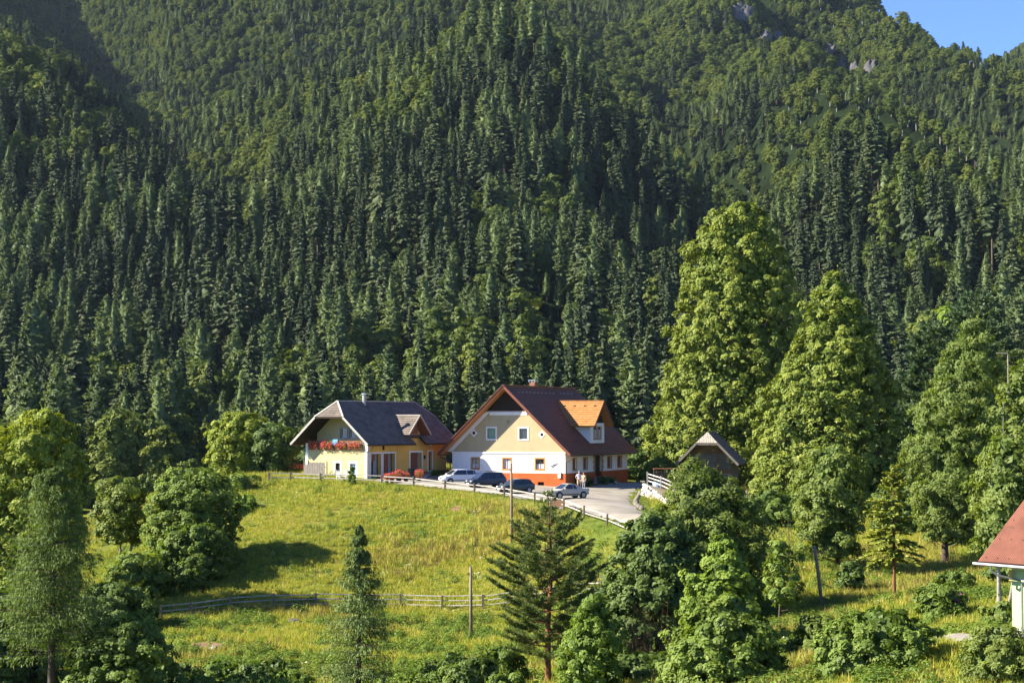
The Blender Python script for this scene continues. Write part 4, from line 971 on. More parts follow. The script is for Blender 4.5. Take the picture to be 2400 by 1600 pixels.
for i in range(nb):
    x0 = -hx(7.53) + .02 + i * (2 * hx(7.53) - .04) / nb; x1 = x0 + (2 * hx(7.53) - .04) / nb - .025
    t0, t1 = RT - .3 - abs(x0) * PIT, RT - .3 - abs(x1) * PIT
    if min(t0, t1) < 7.6: t0, t1 = max(t0, 7.56), max(t1, 7.56)
    MB().wall([(x0, 7.53), (x1, 7.53), (x1, t1), (x0, t0)], [], lambda a, d, z, k=(i * 7 % 3): (a, d - .03 + k * .012, z), .05).build('gable_board', DARKWOOD, house)
for g, c in zip(gw, (.45, .95, .5)): window(house, fg, *g, OCHRE, .13, FASCIA, GLASS, curtain=c)
for g, pn in zip(uw, (GREENGLASS, GLASS)): window(house, fg, *g, WHITE, .14, GREYPL, pn, bars=(0, 0), proud=.04)
for g in sw: window(house, fs, *g, OCHRE, .12, FASCIA, REDWOOD, depth=.2)
for x, z in ((-3.83, 5.44), (3.75, 5.30)):
    st = MB()
    for k in range(8):
        a0, a1 = k * math.pi / 4, (k + 1) * math.pi / 4; r0, r1 = (.42, .27) if k % 2 == 0 else (.27, .42)
        st.wall([(x, z), (x + math.cos(a0) * r0, z + math.sin(a0) * r0), (x + math.cos(a1) * r1, z + math.sin(a1) * r1)], [], lambda a, d, zz: (a, d - .03, zz), .06)
    v_ = st.build('vent', WHITE, house)
    MB().tube([(x, -.045, z), (x, .0, z)], .17, 10).build('vent_hole', DARKHOLE, v_)
c_ = MB().fbox(-.03, .03, 6.32, 6.82, fg, -.05, -.003).fbox(-.2, .2, 6.6, 6.66, fg, -.049, -.004).build('wall_cross', GREYWOOD, house)
m = MB().bar((4.75, -.06, 2.05), (5.4, -.06, 2.5), .05, .05).bar((4.9, -.06, 2.3), (5.25, -.06, 2.25), .04).tube([(4.75, -.06, 2.05), (4.85, -.08, 2.2), (4.95, -.06, 2.1)], .03, 5)
m.build('wall_ornament', BLACKPAINT, house)
MB().box(5.55, 5.85, -.16, -.032, .95, 1.55).build('meter_box', WHITE, house)
# front door with ochre quoins and steps
d_ = MB().fbox(dw[0] + .06, dw[1] - .06, dw[2], dw[3] - .06, fs, .25, .31).build('door', DARKWOOD, house)
MB().ring(dw[0] + .08, dw[1] - .08, dw[2] + .08, dw[3] - .08, .079, fs, .18, .33).build('door_frame', FASCIA, d_)
MB().tube([(HW - .22, dw[1] - .2, 1.9), (HW - .16, dw[1] - .2, 1.9), (HW - .16, dw[1] - .32, 1.9)], .02, 6).build('handle', STEEL, d_)
for s_ in (0, 1):
    for k in range(6):
        z0 = ZP + .02 + k * .29; ln = .62 if k % 2 else .42
        a0 = dw[0] - .03 - ln if s_ == 0 else dw[1] + .03
        MB().fbox(a0, a0 + ln, z0, z0 + .27, fs, -.05, -.002).build('quoin', QUOIN, house, bevel=.02)
sty = (dw[0] + dw[1]) / 2
for k in range(4):
    z0, z1 = (-.7 if k == 0 else .21 * k + .003), .21 * (k + 1)
    MB().box(HW + .035, HW + 2.0 - k * .42, sty - 1.5 + k * .1, sty + 1.5 - k * .1, z0, z1).build('step', STONE, house, bevel=.015)
# roof: two slabs, tile courses, ridge caps, boards
OV, Y0, Y1, ES = 1.0, -1.2, HL + .35, 7.32
def slope(s_, y0, y1): # point at distance t (0 eave .. 1 ridge)
    nn = Vector((s_ * PIT, 0, 1)).normalized()
    def fr(t):
        x = s_ * ES * (1 - t); z = RT - abs(x) * PIT
        return Vector((x, y0, z)), Vector((x, y1, z)), nn
    return fr
for s_ in (-1, 1):
    f_ = slope(s_, Y0, Y1); (a, b, nn), (c, d, _) = f_(0), f_(1)
    MB().slab([a, b, d, c] if s_ > 0 else [b, a, c, d], .16).build('roof_deck', SOFFIT, house)
    m = MB(); courses(m, f_, 30, .045); m.build('roof', BROWN_TILE, house)
    for yy in (Y0 - .03, Y1 + .03):
        n2 = Vector((s_ * PIT, 0, 1)).normalized()
        p0 = Vector((s_ * (ES + .03), yy, RT - (ES + .03) * PIT)); p1 = Vector((0, yy, RT))
        MB().bar(p0 - n2 * .09, p1 - n2 * .09, .05, .22, up=n2).build('rake_board', FASCIA, house)
    MB().bar(a + Vector((0, -.02, 0)) + nn * .05, c + Vector((0, -.02, 0)) + nn * .05, .22, .06, up=nn).build('rake_tile', BROWN_TILE, house)
    MB().tube([(s_ * (ES + .09), Y0 + .1, RT - ES * PIT - .12), (s_ * (ES + .09), Y1 - .1, RT - ES * PIT - .12)], .085, 8).build('gutter', GUTTER, house)
MB().box(-.13, .13, Y0, Y1, RT - .02, RT + .1).build('ridge_cap', BROWN_TILE, house, bevel=.06)
for k in range(15):
    y = .9 + k * 1.02
    if abs(k - 10) < .5: continue
    x = .72; z = RT - x * PIT
    MB().box(x - .02, x + .1, y - .11, y + .11, z - .02, z + .10).build('snow_guard', CONC, house)
for s_, yy in ((-1, Y0 + .6), (1, Y0 + .6)):
    xe, ze = s_ * (ES + .09), RT - ES * PIT - .2
    MB().tube([(xe, yy, ze + .08), (xe, yy, ze - .18), (s_ * (HW + .16), .12 - .25, ze - .62), (s_ * (HW + .16), -.13, ze - .9), (s_ * (HW + .16), -.13, -.3)], .05, 7).build('downpipe', GUTTER, house)
MB().box(-1.35, -.75, 8.6, 9.3, 8.6, RT + .55).build('chimney', BRICK, house)
chm = [o for o in kids(house) if o.name.startswith('chimney')][0]
MB().box(-1.45, -.65, 8.5, 9.4, RT + .72, RT + .78).box(-1.42, -1.36, 8.53, 8.6, RT + .55, RT + .72).box(-.74, -.68, 8.53, 8.6, RT + .55, RT + .72).box(-1.42, -1.36, 9.3, 9.37, RT + .55, RT + .72).box(-.74, -.68, 9.3, 9.37, RT + .55, RT + .72).build('chimney_cap', STEEL, chm)
# dormer on the right slope
DY, DH, DZ = 8.9, 8.75, 2.0                         # centre along the ridge, ridge height, half width of the front
fd = lambda a, d, z: (HW - .02 - d, DY + a, z)
xr = (RT - DH) / PIT
dq = [(-1.06, -.14, 4.78, 6.02), (.14, 1.06, 4.78, 6.02)]
MB().wall([(-DZ, 4.35), (DZ, 4.35), (DZ, 6.35), (1.9, 6.45), (-1.9, 6.45), (-DZ, 6.35)], [rect(*g) for g in dq], fd, .25).build('dormer_wall', WHITE, house)
MB().wall([(-1.9, 6.45), (1.9, 6.45), (0, DH - .3)], [], lambda a, d, z: fd(a, d + .06, z), .1).build('dormer_boarding', DARKWOOD, house)
for s_ in (-1, 1):
    yy = DY + s_ * DZ
    t_ = lambda x: RT - x * PIT
    m = MB(); p = [(HW - .27, yy, 4.2), (HW - .27, yy, 6.35), (xr + 2.2, yy, 6.35), (xr + 2.2, yy, t_(xr + 2.2) - .1)]
    m.poly(p); m.poly([(a, b - s_ * .2, c) for a, b, c in reversed(p)])
    for i in range(4):
        a, b = p[i], p[(i + 1) % 4]; m.poly([a, b, (b[0], b[1] - s_ * .2, b[2]), (a[0], a[1] - s_ * .2, a[2])])
    m.build('dormer_cheek', WHITE, house)
for g in dq: window(house, fd, *g, OCHRE, .09, FASCIA, GLASS, curtain=.8, depth=.1)
DE, DP = 2.75, (DH - 6.15) / 2.75                   # eave half width, pitch
for s_ in (-1, 1):
    def fr(t, s_=s_):
        yo = DE * (1 - t); z = DH - yo * DP
        xi = (RT - z) / PIT
        return Vector((HW + .75, DY + s_ * yo, z)), Vector((xi - .05, DY + s_ * yo, z)), Vector((0, s_ * DP, 1)).normalized()
    (a, b, nn), (c, d, _) = fr(0), fr(1)
    MB().slab([a, b, d, c] if s_ < 0 else [b, a, c, d], .14).build('dormer_roof_deck', SOFFIT, house)
    m = MB(); courses(m, fr, 11, .05); dr_ = m.build('dormer_roof', ORANGE_TILE, house)
    m = MB().bar(a + Vector((.03, 0, 0)) - nn * .07, c + Vector((.03, 0, 0)) - nn * .07, .05, .2, up=nn); m.build('rake_board', FASCIA if s_ > 0 else DARKWOOD, house)
    if s_ < 0:
        for k in range(4):
            x = xr + 1.2 + k * 1.15; yy, z = DY - .55, DH - .55 * DP
            MB().box(x - .1, x + .1, yy - .1, yy + .06, z, z + .1).build('snow_guard', BLACKPAINT, house)
MB().bar((xr - .1, DY, DH + .03), (HW + .76, DY, DH + .03), .22, .1).build('ridge_cap', ORANGE_TILE, house)
b = HO + right * (HW + 1.1) + back * 3.6
for k, (dx, dy, lb) in enumerate([(0.7, 2.0, 'dark shrub against the side wall of the white house, left of the steps'), (1.3, 7.0, 'low shrub growing beside the house steps')]):
    p = HO + right * (HW + dx) + back * (dy + 1); p.z = G(p.x, p.y)
    qc, qt = broad_arrays(rng, [(0, .8, 0), (.5, 1.0, 0), (1.0 - k * .3, .5, 0)], p, 40, .25, 50, .08, limbs=4, tr=.03, lobe=.3)
    plant('garden_shrub', lb, 'shrub', p, qc, qt, L_DARK, BARK)
# ---- yellow house with the grey roof
yc = P(861, 1121, 183); YR = R(-32); YWd, YL = 7.66, 13.9
yh = empty('yellow_house', yc, YR)
tag(yh, 'yellow house with half-hipped grey roof and red flower balcony', 'house')
CX = -YWd / 2
def ya(px): a = (px - 1200) / F; return (a * yc.y - yc.x) / (math.cos(YR) - a * math.sin(YR))
def yb(px): a = (px - 1200) / F; return (a * yc.y - yc.x) / (-math.sin(YR) - a * math.cos(YR))
yf = lambda a, d, z: (a, d, z)
ys = lambda a, d, z: (-d, a, z)
YRID, YPIT = 7.65, .88; YE = 4.85
yz = lambda x: YRID - .2 - abs(x - CX) * YPIT
lw = [(ya(787), ya(798), .45, 1.5), (ya(821), ya(835), .38, 1.45)]
MB().wall(rect(-YWd, 0, -.8, 2.85), [rect(*g) for g in lw], yf, .4).build('gable_wall', LEMON, yh)
# upper wall set back behind the balcony
RC = 1.25
trio = [(ya(781), ya(796), 4.0, 4.95), (ya(802), ya(817.5), 4.0, 4.95), (ya(825), ya(840.5), 4.0, 4.95)]
fy2 = lambda a, d, z: (a, d + RC, z)
MB().wall([(-YWd + .41, 2.85), (-.41, 2.85), (-.41, yz(-.41)), (CX + (yz(CX) - 6.0) / YPIT, 6.0), (CX - (yz(CX) - 6.0) / YPIT, 6.0), (-YWd + .41, yz(-.41))], [rect(*g) for g in trio], fy2, .3).build('upper_wall', LEMON, yh)
MB().box(-YWd + .003, -.003, .41, RC, 2.6, 2.852).build('balcony_floor', CONC, yh)
for x0 in (-YWd - .04, -.30):
    MB().box(x0, x0 + .34, -.05, .30, -.8 if x0 < -1 else -.8, 3.45).build('corner_column', WHITE, yh)
for g in trio: window(yh, fy2, *g, GREYPL, .12, WHITE, GLASS, bars=(0, 0), proud=.05, curtain=0)
MB().fbox(ya(793.5), ya(796), 4.05, 4.9, fy2, .08, .1).build('curtain', CURTAIN, yh)
window(yh, yf, *lw[0], WHITE, .2, DARKWOOD, GLASS, bars=(0, 0)); window(yh, yf, *lw[1], WHITE, .22, GREYPL, BLUEGLASS, bars=(1, 0))
# balustrade with flower boxes
m = MB().box(-YWd + .3, -.31, -.10, -.02, 3.62, 3.70).box(-YWd + .3, -.31, -.10, -.04, 2.80, 2.9)
m.build('balcony_rail', WARMWOOD, yh)
for i in range(34):
    x = -YWd + .36 + i * (YWd - .7) / 33.5
    MB().box(x, x + .13, -.085, -.05, 2.902, 3.618).build('balcony_slat', GREYWOOD, yh)
for x in (ya(752), ya(783), ya(818)): MB().box(x - .05, x + .05, -.12, -.01, 2.75, 3.75).build('balcony_post', WARMWOOD, yh)
rg = np.random.default_rng(77)
fx = [('leftmost red geranium box on the balcony of the yellow house', 728, 749, L_RED), ('second geranium box from the left on the balcony rail', 757, 784, L_RED), ('third geranium box on the balcony, spilling orange-red', 791, 816, L_RED), ('widest geranium box, right end of the balcony rail', 820, 850, L_RED)]
for lb, a, b_, mt in fx:
    x0, x1 = ya(a), ya(b_); e = empty('flower_box', yc + Matrix.Rotation(YR, 3, 'Z') @ Vector(((x0 + x1) / 2, -.24, 3.2)), YR); tag(e, lb, 'flower box', 'geranium boxes on the balcony')
    hw = (x1 - x0) / 2
    MB().box(-hw, hw, -.11, .11, -.02, .2).build('planter', REDWOOD, e)
    kk = 320; q = Q(); pos = np.stack([rg.uniform(-hw, hw, kk), rg.normal(-.1, .1, kk), rg.normal(.08, .20, kk)], -1)
    q.rhombs(pos, rdirs(rg, kk) * .06, rdirs(rg, kk) * .05, rg.random(kk)); link('blossom', q.mesh('blossom', [mt]), e)
    q = Q(); kk = 200; pos = np.stack([rg.uniform(-hw, hw, kk), rg.normal(-.06, .09, kk), rg.normal(.05, .2, kk)], -1)
    q.rhombs(pos, rdirs(rg, kk) * .06, rdirs(rg, kk) * .05, rg.random(kk)); link('leaves', q.mesh('leaves', [L_WEED]), e)
e = MB().box(-.32, .3, -.06, .02, -.5, .12).box(-.28, .26, .03, .06, -.3, .13).build('towel', solid('blue_cloth', (.12, .33, .6), .9, .3, 3)); e.location = yc + Matrix.Rotation(YR, 3, 'Z') @ Vector((ya(789), -.14, 3.72)); e.rotation_euler.z = YR
tag(e, 'blue and white towel hung over the balcony rail', 'towel')
# long side facing the yard: bays, doors
bays = [(yb(870), yb(893.5), -.2, 2.42), (yb(899), yb(926), -.2, 2.42)]
drs = [(yb(962), yb(988.5), -.2, 2.45), (yb(1004.5), yb(1012.5), .55, 2.5)]
pl = [(.41, -.8), (YL, -.8), (YL, 3.7)] + [(9.1, 3.7), (9.1, 4.3), (7.8, 5.8), (6.5, 4.3), (6.5, 3.7)] + [(.41, 3.7)]
def notch(z, lst): return [rect(a, b, max(c, -.2), d) for a, b, c, d in lst]
MB().wall(pl, notch(0, bays + drs), ys, .4).build('long_wall', AMBER, yh)
MB().box(.003, .05, drs[0][1] + .25, drs[1][0] - .25, -.8, .5).box(.003, .05, drs[1][1] + .25, YL + .02, -.8, .55).box(.003, .05, bays[1][1] + .2, drs[0][0] - .25, -.8, .3).build('plinth', solid('brown_plinth', (.25, .11, .06), .9, .2, 1), yh)
MB().box(-YWd, -YWd + .4, .41, YL, -.8, 3.6).box(-YWd + .41, -.41, YL - .4, YL, -.8, 3.6).build('back_wall', AMBER, yh)
for i, (a, b_, c, d) in enumerate(bays):
    f_ = MB().ring(a, b_, c, d, .16, ys, -.03, .05).build('bay_frame', WHITE, yh)
    mid = a + (b_ - a) * (.62 if i == 0 else .62)
    if i == 0:
        MB().fbox(a + .003, mid, c, d - .75, ys, .9, .95).build('dark_opening', DARKHOLE, f_)
        MB().fbox(a + .003, mid, d - .748, d - .003, ys, .3, .36).build('lintel_board', REDWOOD, f_)
    else:
        for k in range(5):
            x0 = a + .01 + k * (mid - a) / 5; MB().fbox(x0, x0 + (mid - a) / 5 - .02, c, d - .01, ys, .28 + .01 * (k % 2), .34).build('door_board', REDWOOD, f_)
    MB().fbox(mid + .003, b_ - .003, c, d - .003, ys, .5, .56).build('reveal', GREYPL, f_)
f_ = MB().ring(*drs[0], .17, ys, -.03, .05).build('door', WHITE, yh)
for k in range(6):
    a, b_, c, d = drs[0]; x0 = a + k * (b_ - a) * .82 / 6; MB().fbox(x0 + .005, x0 + (b_ - a) * .82 / 6 - .015, c, d - .01, ys, .22 + .012 * (k % 2), .3).build('door_board', REDWOOD, f_)
MB().fbox(drs[0][0] + (drs[0][1] - drs[0][0]) * .82, drs[0][1] - .003, drs[0][2], drs[0][3] - .003, ys, .34, .4).build('reveal', GREYPL, f_)
f_ = MB().ring(*drs[1], .16, ys, -.03, .05).build('door', WHITE, yh)
MB().fbox(drs[1][0] + .003, drs[1][1] - .003, drs[1][2], drs[1][3] - .003, ys, .2, .26).build('door_leaf', REDWOOD, f_)
for px, z, kind in ((898, 3.0, 0), (1007.5, 3.05, 1), (994.5, 1.95, 0), (996.5, 1.6, 1)):
    s0 = yb(px)
    if kind: MB().tube([(.003, s0, z), (.12, s0, z), (.12, s0, z + .1)], .02, 5).tube([(.12, s0, z + .02), (.12, s0, z + .1), (.12, s0, z + .2), (.12, s0, z + .25)], [.05, .1, .09, .03], 8).build('wall_lamp', WHITE, yh)
    else: MB().box(.003, .14, s0 - .09, s0 + .09, z - .2, z + .2).build('wall_lamp', DARKWOOD, yh, bevel=.03)
# roof surfaces
def P3(x, y, z): return Vector((x, y, z))
YF, YB = -1.3, YL + 1.0
ez = YRID - YE * YPIT; hb = 1.78; hz = YRID - hb * YPIT
def poly_courses(m, eave_a, eave_b, top_a, top_b, n, nn, lift=.04, mid=None):
    """courses between an eave line and a top line, the side edges may be broken once (mid = (t, a, b))"""
    def fr(t):
        if mid and t > mid[0]: k = (t - mid[0]) / (1 - mid[0]); return mid[1].lerp(top_a, k), mid[2].lerp(top_b, k), nn
        if mid: k = t / mid[0]; return eave_a.lerp(mid[1], k), eave_b.lerp(mid[2], k), nn
        return eave_a.lerp(top_a, t), eave_b.lerp(top_b, t), nn
    courses(m, fr, n, lift)
tm = (YE - hb) / YE
for s_ in (-1, 1):
    nn = Vector((s_ * YPIT, 0, 1)).normalized()
    x = lambda w_: CX + s_ * w_
    A, B = P3(x(YE), YF, ez), P3(x(YE), YB, ez); MA, MBk = P3(x(hb), YF, hz), P3(x(hb), YB, hz); TA, TB = P3(CX, YF + 1.45, YRID), P3(CX, YB - 1.45, YRID)
    pts = [A, B, MBk, TB, TA, MA]
    if s_ > 0:
        # leave out the wall dormer gap: two pieces at the eave
        gz = 4.05; gx = CX + (YRID - gz) / YPIT
        pts1 = [A, P3(x(YE), 6.9, ez), P3(gx, 6.9, gz), P3(gx, 8.7, gz), P3(x(YE), 8.7, ez), B, MBk, TB, TA, MA]
        i0 = MB(); off = nn * .16
        flat = [Vector((p.y, (p.x - CX) * 1.0, 0)) for p in pts1]
        tri = tessellate_polygon([flat]); k = len(pts1)
        i0.v = [tuple(p) for p in pts1] + [tuple(p - off) for p in pts1]
        i0.f = [tuple(t) for t in tri] + [tuple(j + k for j in t) for t in tri] + [(j, (j + 1) % k, (j + 1) % k + k, j + k) for j in range(k)]
        i0.build('roof_deck', DARKWOOD, yh)
        m = MB(); tg = (YE - (gx - CX)) / YE
        f0 = lambda ya_, yb_: (lambda t: (P3(x(YE * (1 - t)), ya_, YRID - YE * (1 - t) * YPIT), P3(x(YE * (1 - t)), yb_, YRID - YE * (1 - t) * YPIT), nn))
        nlo = max(2, round(26 * tg))
        for ya_, yb_ in ((YF, 6.9), (8.7, YB)):
            g_ = f0(ya_, yb_); courses(m, lambda t, g_=g_: g_(t * tg), nlo, .04)
        g_ = f0(YF, YB); courses(m, lambda t: g_(tg + t * (tm - tg)), round(26 * (tm - tg)), .04)
        poly_courses(m, MA, MBk, TA, TB, round(26 * (1 - tm)), nn)
        m.build('roof', GREY_SHINGLE, yh)
    else:
        MB().slab(list(reversed(pts)), .16).build('roof_deck', DARKWOOD, yh)
        m = MB(); poly_courses(m, A, B, TA, TB, 26, nn, .04, (tm, MA, MBk)); m.build('roof', GREY_SHINGLE, yh)
    for yy in (YF - .03, YB + .03):
        p0, p1 = P3(x(YE), yy, ez), P3(x(hb), yy, hz); MB().bar(p0 - nn * .06, p1 - nn * .06, .05, .22, up=nn).build('rake_board', solid('pale_flashing', (.36, .35, .31), .6, .2, 2), yh)
    MB().tube([(x(YE + .08), YF + .1, ez - .1), (x(YE + .08), 6.8 if s_ > 0 else YB, ez - .1)], .07, 7).build('gutter', GUTTER, yh)
for yy, ty in ((YF, YF + 1.45), (YB, YB - 1.45)):
    a, b_, c = P3(CX - hb, yy, hz), P3(CX + hb, yy, hz), P3(CX, ty, YRID)
    nn = (b_ - a).cross(c - a).normalized(); nn = nn if nn.z > 0 else -nn
    m = MB(); m.poly([a - nn * .01, b_ - nn * .01, c - nn * .01]); courses(m, lambda t: (a.lerp(c, t), b_.lerp(c, t), nn), 9, .05)
    m.build('hip_roof', GREY_SHINGLE, yh)
    MB().bar(a - nn * .06 + Vector((0, -.03 if yy < 0 else .03, 0)), b_ - nn * .06 + Vector((0, -.03 if yy < 0 else .03, 0)), .05, .2).build('eave_board', DARKWOOD, yh)
    for p in (a, b_): MB().bar(p + nn * .03, c + nn * .05, .16, .07, up=nn).build('hip_cap', solid('pale_flashing', (.36, .35, .31)), yh)
MB().bar(P3(CX, YF + 1.4, YRID + .04), P3(CX, YB - 1.4, YRID + .04), .22, .1).build('ridge_cap', solid('pale_flashing', (.36, .35, .31)), yh)
# wall dormer
dzr, dxe = 6.25, 1.0; dhw, dpz = 1.95, 1.02; dyc = 7.8
for s_ in (-1, 1):
    nn = Vector((0, s_ * dpz, 1)).normalized()
    def fr(t, s_=s_, nn=nn):
        o2 = dhw * (1 - t); z = dzr - o2 * dpz; xi = CX + (YRID - z) / YPIT
        return P3(dxe - .1, dyc + s_ * o2, z), P3(min(xi, dxe - .12) - .05, dyc + s_ * o2, z), nn
    (a, b_, _), (c, d, _) = fr(0), fr(1)
    MB().slab([a, b_, d, c] if s_ < 0 else [b_, a, c, d], .1).build('dormer_roof_deck', REDWOOD, yh)
    m = MB(); courses(m, fr, 10, .045); m.build('dormer_roof', GREY_SHINGLE, yh)
    MB().bar(a + Vector((.02, 0, 0)) + nn * .02, c + Vector((.02, 0, 0)) + nn * .02, .06, .16, up=nn).build('rake_board', solid('pale_flashing', (.36, .35, .31)), yh)
MB().bar(P3(CX + (YRID - dzr) / YPIT, dyc, dzr + .03), P3(dxe - .1, dyc, dzr + .03), .2, .09).build('ridge_cap', solid('pale_flashing', (.36, .35, .31)), yh)
for k in range(7):
    y0 = dyc - .9 + k * .26; MB().wall([(y0, 4.35), (y0 + .235, 4.35), (y0 + .235, dzr - .25 - abs(y0 + .235 - dyc) * dpz), (y0, dzr - .25 - abs(y0 - dyc) * dpz)], [], lambda a, d, z: (.03 - d, a, z), .05).build('dormer_board', REDWOOD, yh)
MB().tube([(CX + .3, 4.2, YRID - .6), (CX + .3, 4.2, YRID + .65)], .2, 10).build('chimney', CONC, yh)
MB().tube([(CX + .3, 4.2, YRID + .72), (CX + .3, 4.2, YRID + .8), (CX + .3, 4.2, YRID + .84)], [.3, .3, .05], 10).tube([(CX + .3, 4.2, YRID + .6), (CX + .3, 4.2, YRID + .75)], .1, 8).build('chimney_cap', STEEL, yh)
MB().tube([(CX + YE + .08, YF + .7, ez - .15), (CX + YE + .05, YF + .7, ez - .35), (.1, -.1, ez - .75), (.1, -.1, ez - 1.0), (.1, -.1, -.6)], .05, 7).build('downpipe', GUTTER, yh)
# wooden screen and wash stands at the lower gable
e = empty('wooden_screen', yc + Matrix.Rotation(YR, 3, 'Z') @ Vector((ya(757), -1.3, -.25)), YR); tag(e, 'grey weathered board screen standing before the yellow gable', 'screen')
for k in range(17):
    MB().box(-1.35 + k * .155, -1.35 + k * .155 + .14, -.02 + .012 * (k % 2), .02 + .012 * (k % 2), -.3, 1.78 - (.25 if k < 4 else 0) + .03 * ((k * 5) % 3)).build('board', GREYWOOD, e)
MB().box(-1.4, 1.35, .035, .08, 1.3, 1.38).box(-1.4, 1.35, .035, .08, .3, .38).build('cross_rail', GREYWOOD, e)
for x in (-1.45, -1.0, 1.4): MB().box(x, x + .09, .09, .18, -.4, 1.95).build('post', GREYWOOD, e)
# ---- wooden barn
bz = P(1660, 1145, 196); BR = R(-13)
barn = empty('barn', bz, BR); tag(barn, 'weathered wooden barn with half-hipped shingle roof under the tall linden', 'barn')
BW, BLn, BRZ, BPT = 2.45, 7.0, 6.0, 1.02; BE = 3.35; bez = BRZ - BE * BPT
BARNW = solid('barn_planks', (.17, .15, .125), .9, .4, 1.6, bump=.6, bscale=6, stretch=(.5, .5, 5), stain=.4)
SHING = solid('barn_shingles', (.19, .15, .105), .9, .3, 2, bump=.5, bscale=8)
MB().box(-BW + .05, BW - .05, .1, BLn, -.6, 2.6).build('inner_wall', DARKHOLE, barn)
k = 0; z = -.5
while z < 5.0:
    hh_ = .2; wd_ = BW if z < 2.4 else max(min(BW, (BRZ - .3 - z) / BPT), .3)
    mt = WARMWOOD if (1.5 < z < 2.05 or z > 3.6) else BARNW
    if z < 1.55:
        MB().box(-wd_, -wd_ * .1, -.03 + .012 * (k % 3), .03 + .012 * (k % 3), z, z + hh_ - .02).build('wall_plank', WARMWOOD, barn)
        MB().box(wd_ * .55, wd_, -.03 + .012 * (k % 3), .03 + .012 * (k % 3), z, z + hh_ - .02).build('wall_plank', BARNW, barn)
    else: MB().box(-wd_, wd_, -.03 + .012 * (k % 3), .03 + .012 * (k % 3), z, z + hh_ - .02).build('wall_plank', mt, barn)
    k += 1; z += hh_
for i in range(30): MB().box(BW - .03 + .012 * (i % 2), BW + .03, .2 + i * .225, .2 + i * .225 + .21, -.5, 2.7).build('side_plank', BARNW, barn) if i < 30 else None
MB().bar((.2, -.12, 1.7), (1.9, -.12, -.4), .25, .14).build('brace', BARNW, barn)
MB().bar((1.0, -.1, 4.4), (1.0, -.1, -.4), .18, .1).build('post', WARMWOOD, barn)
hbw = 1.15; hbz = BRZ - hbw * BPT
for s_ in (-1, 1):
    nn = Vector((s_ * BPT, 0, 1)).normalized()
    A, B = P3(s_ * BE, -1.2, bez), P3(s_ * BE, BLn + .5, bez); MA, Mb = P3(s_ * hbw, -1.2, hbz), P3(s_ * hbw, BLn + .5, hbz); TA, TB = P3(0, -.35, BRZ), P3(0, BLn - .3, BRZ)
    MB().slab([A, B, Mb, TB, TA, MA] if s_ > 0 else [MA, TA, TB, Mb, B, A], .12).build('roof_deck', BARNW, barn)
    m = MB(); poly_courses(m, A, B, TA, TB, 18, nn, .04, ((BE - hbw) / BE, MA, Mb)); m.build('roof', SHING, barn)
    MB().bar(A + Vector((0, -.03, 0)) - nn * .05, MA + Vector((0, -.03, 0)) - nn * .05, .05, .24, up=nn).build('rake_board', GREYWOOD, barn)
a, b_, c = P3(-hbw, -1.2, hbz), P3(hbw, -1.2, hbz), P3(0, -.35, BRZ); nn = (b_ - a).cross(c - a).normalized()
for i in range(12):
    t0, t1 = i / 12, (i + 1) / 12 - .01
    def top(t): return a.lerp(c, t * 2) if t < .5 else c.lerp(b_, t * 2 - 1)
    p = [a.lerp(b_, t0), a.lerp(b_, t1), top(t1), top(t0)]
    MB().slab([v + nn * (.05 + .02 * (i % 2)) for v in p], .05).build('hip_board', solid('pale_shingle', (.36, .33, .28), .9, .25, 3), barn)
MB().bar(a - nn * .05 + Vector((0, -.03, -.05)), b_ - nn * .05 + Vector((0, -.03, -.05)), .06, .24).build('eave_board', BARNW, barn)
# ---- mint green house at the right edge
gz_ = P(2366, 1502, 78.6); GRZ = R(-53)
gh = empty('green_house', gz_, GRZ); tag(gh, 'mint green house with red corrugated roof cut off by the right edge', 'house')
k80 = 80 / F
EZ = P(2293, 1322, 79).z - gz_.z; ex0 = -1.1
MB().box(0, 9, .2, 6.5, -.5, EZ + .15).build('wall', MINT, gh)
MB().box(-.02, 9.02, .15, .197, -.5, .55).build('plinth', STONE, gh)
rs = Vector((0, 1, .80)).normalized(); rn = Vector((0, -.80, 1)).normalized()
SL = 5.6
rf = empty('roof', (0, 0, 0)); rf.parent = gh
m = MB(); step_ = .10
for i in range(int(8.6 / step_)):
    x0 = ex0 + i * step_; 
    prof_ = [(0, 0), (.025, .022), (.05, .03), (.075, .022), (.10, 0)]
    for (u0, h0), (u1, h1) in zip(prof_[:-1], prof_[1:]):
        a0 = P3(x0 + u0, -.65, EZ + .12) + rn * h0; a1 = P3(x0 + u1, -.65, EZ + .12) + rn * h1
        m.poly([a0, a1, a1 + rs * SL, a0 + rs * SL])
m.build('corrugated_sheet', REDSHEET, rf)
MB().slab([P3(ex0 + .02, -.63, EZ + .1), P3(ex0 + 8.6, -.63, EZ + .1), P3(ex0 + 8.6, -.63, EZ + .1) + rs * (SL - .03), P3(ex0 + .02, -.63, EZ + .1) + rs * (SL - .03)], .1).build('roof_deck', DARKWOOD, rf)
for r_ in range(5):
    for i in range(14):
        p = P3(ex0 + .3 + i * .6, -.65, EZ + .12) + rs * (.25 + r_ * 1.2) + rn * .03
        MB().box(p.x - .02, p.x + .02, p.y - .02, p.y + .02, p.z - .01, p.z + .03).build('screw', DARKWOOD, rf) if i < 3 else None
MB().tube([(ex0 - .15, -.75, EZ + .03), (ex0 + 8.6, -.75, EZ - .01)], .075, 10).build('gutter', ZINC, gh)
MB().tube([(ex0 + .75, -.75, EZ + .02), (ex0 + .75, -.72, EZ - .22), (ex0 + 1.0, -.55, EZ - .42), (ex0 + 1.65, .05, EZ - .62), (ex0 + 1.72, .08, EZ - .8), (ex0 + 1.72, .08, -.3)], .05, 8).build('downpipe', ZINC, gh)
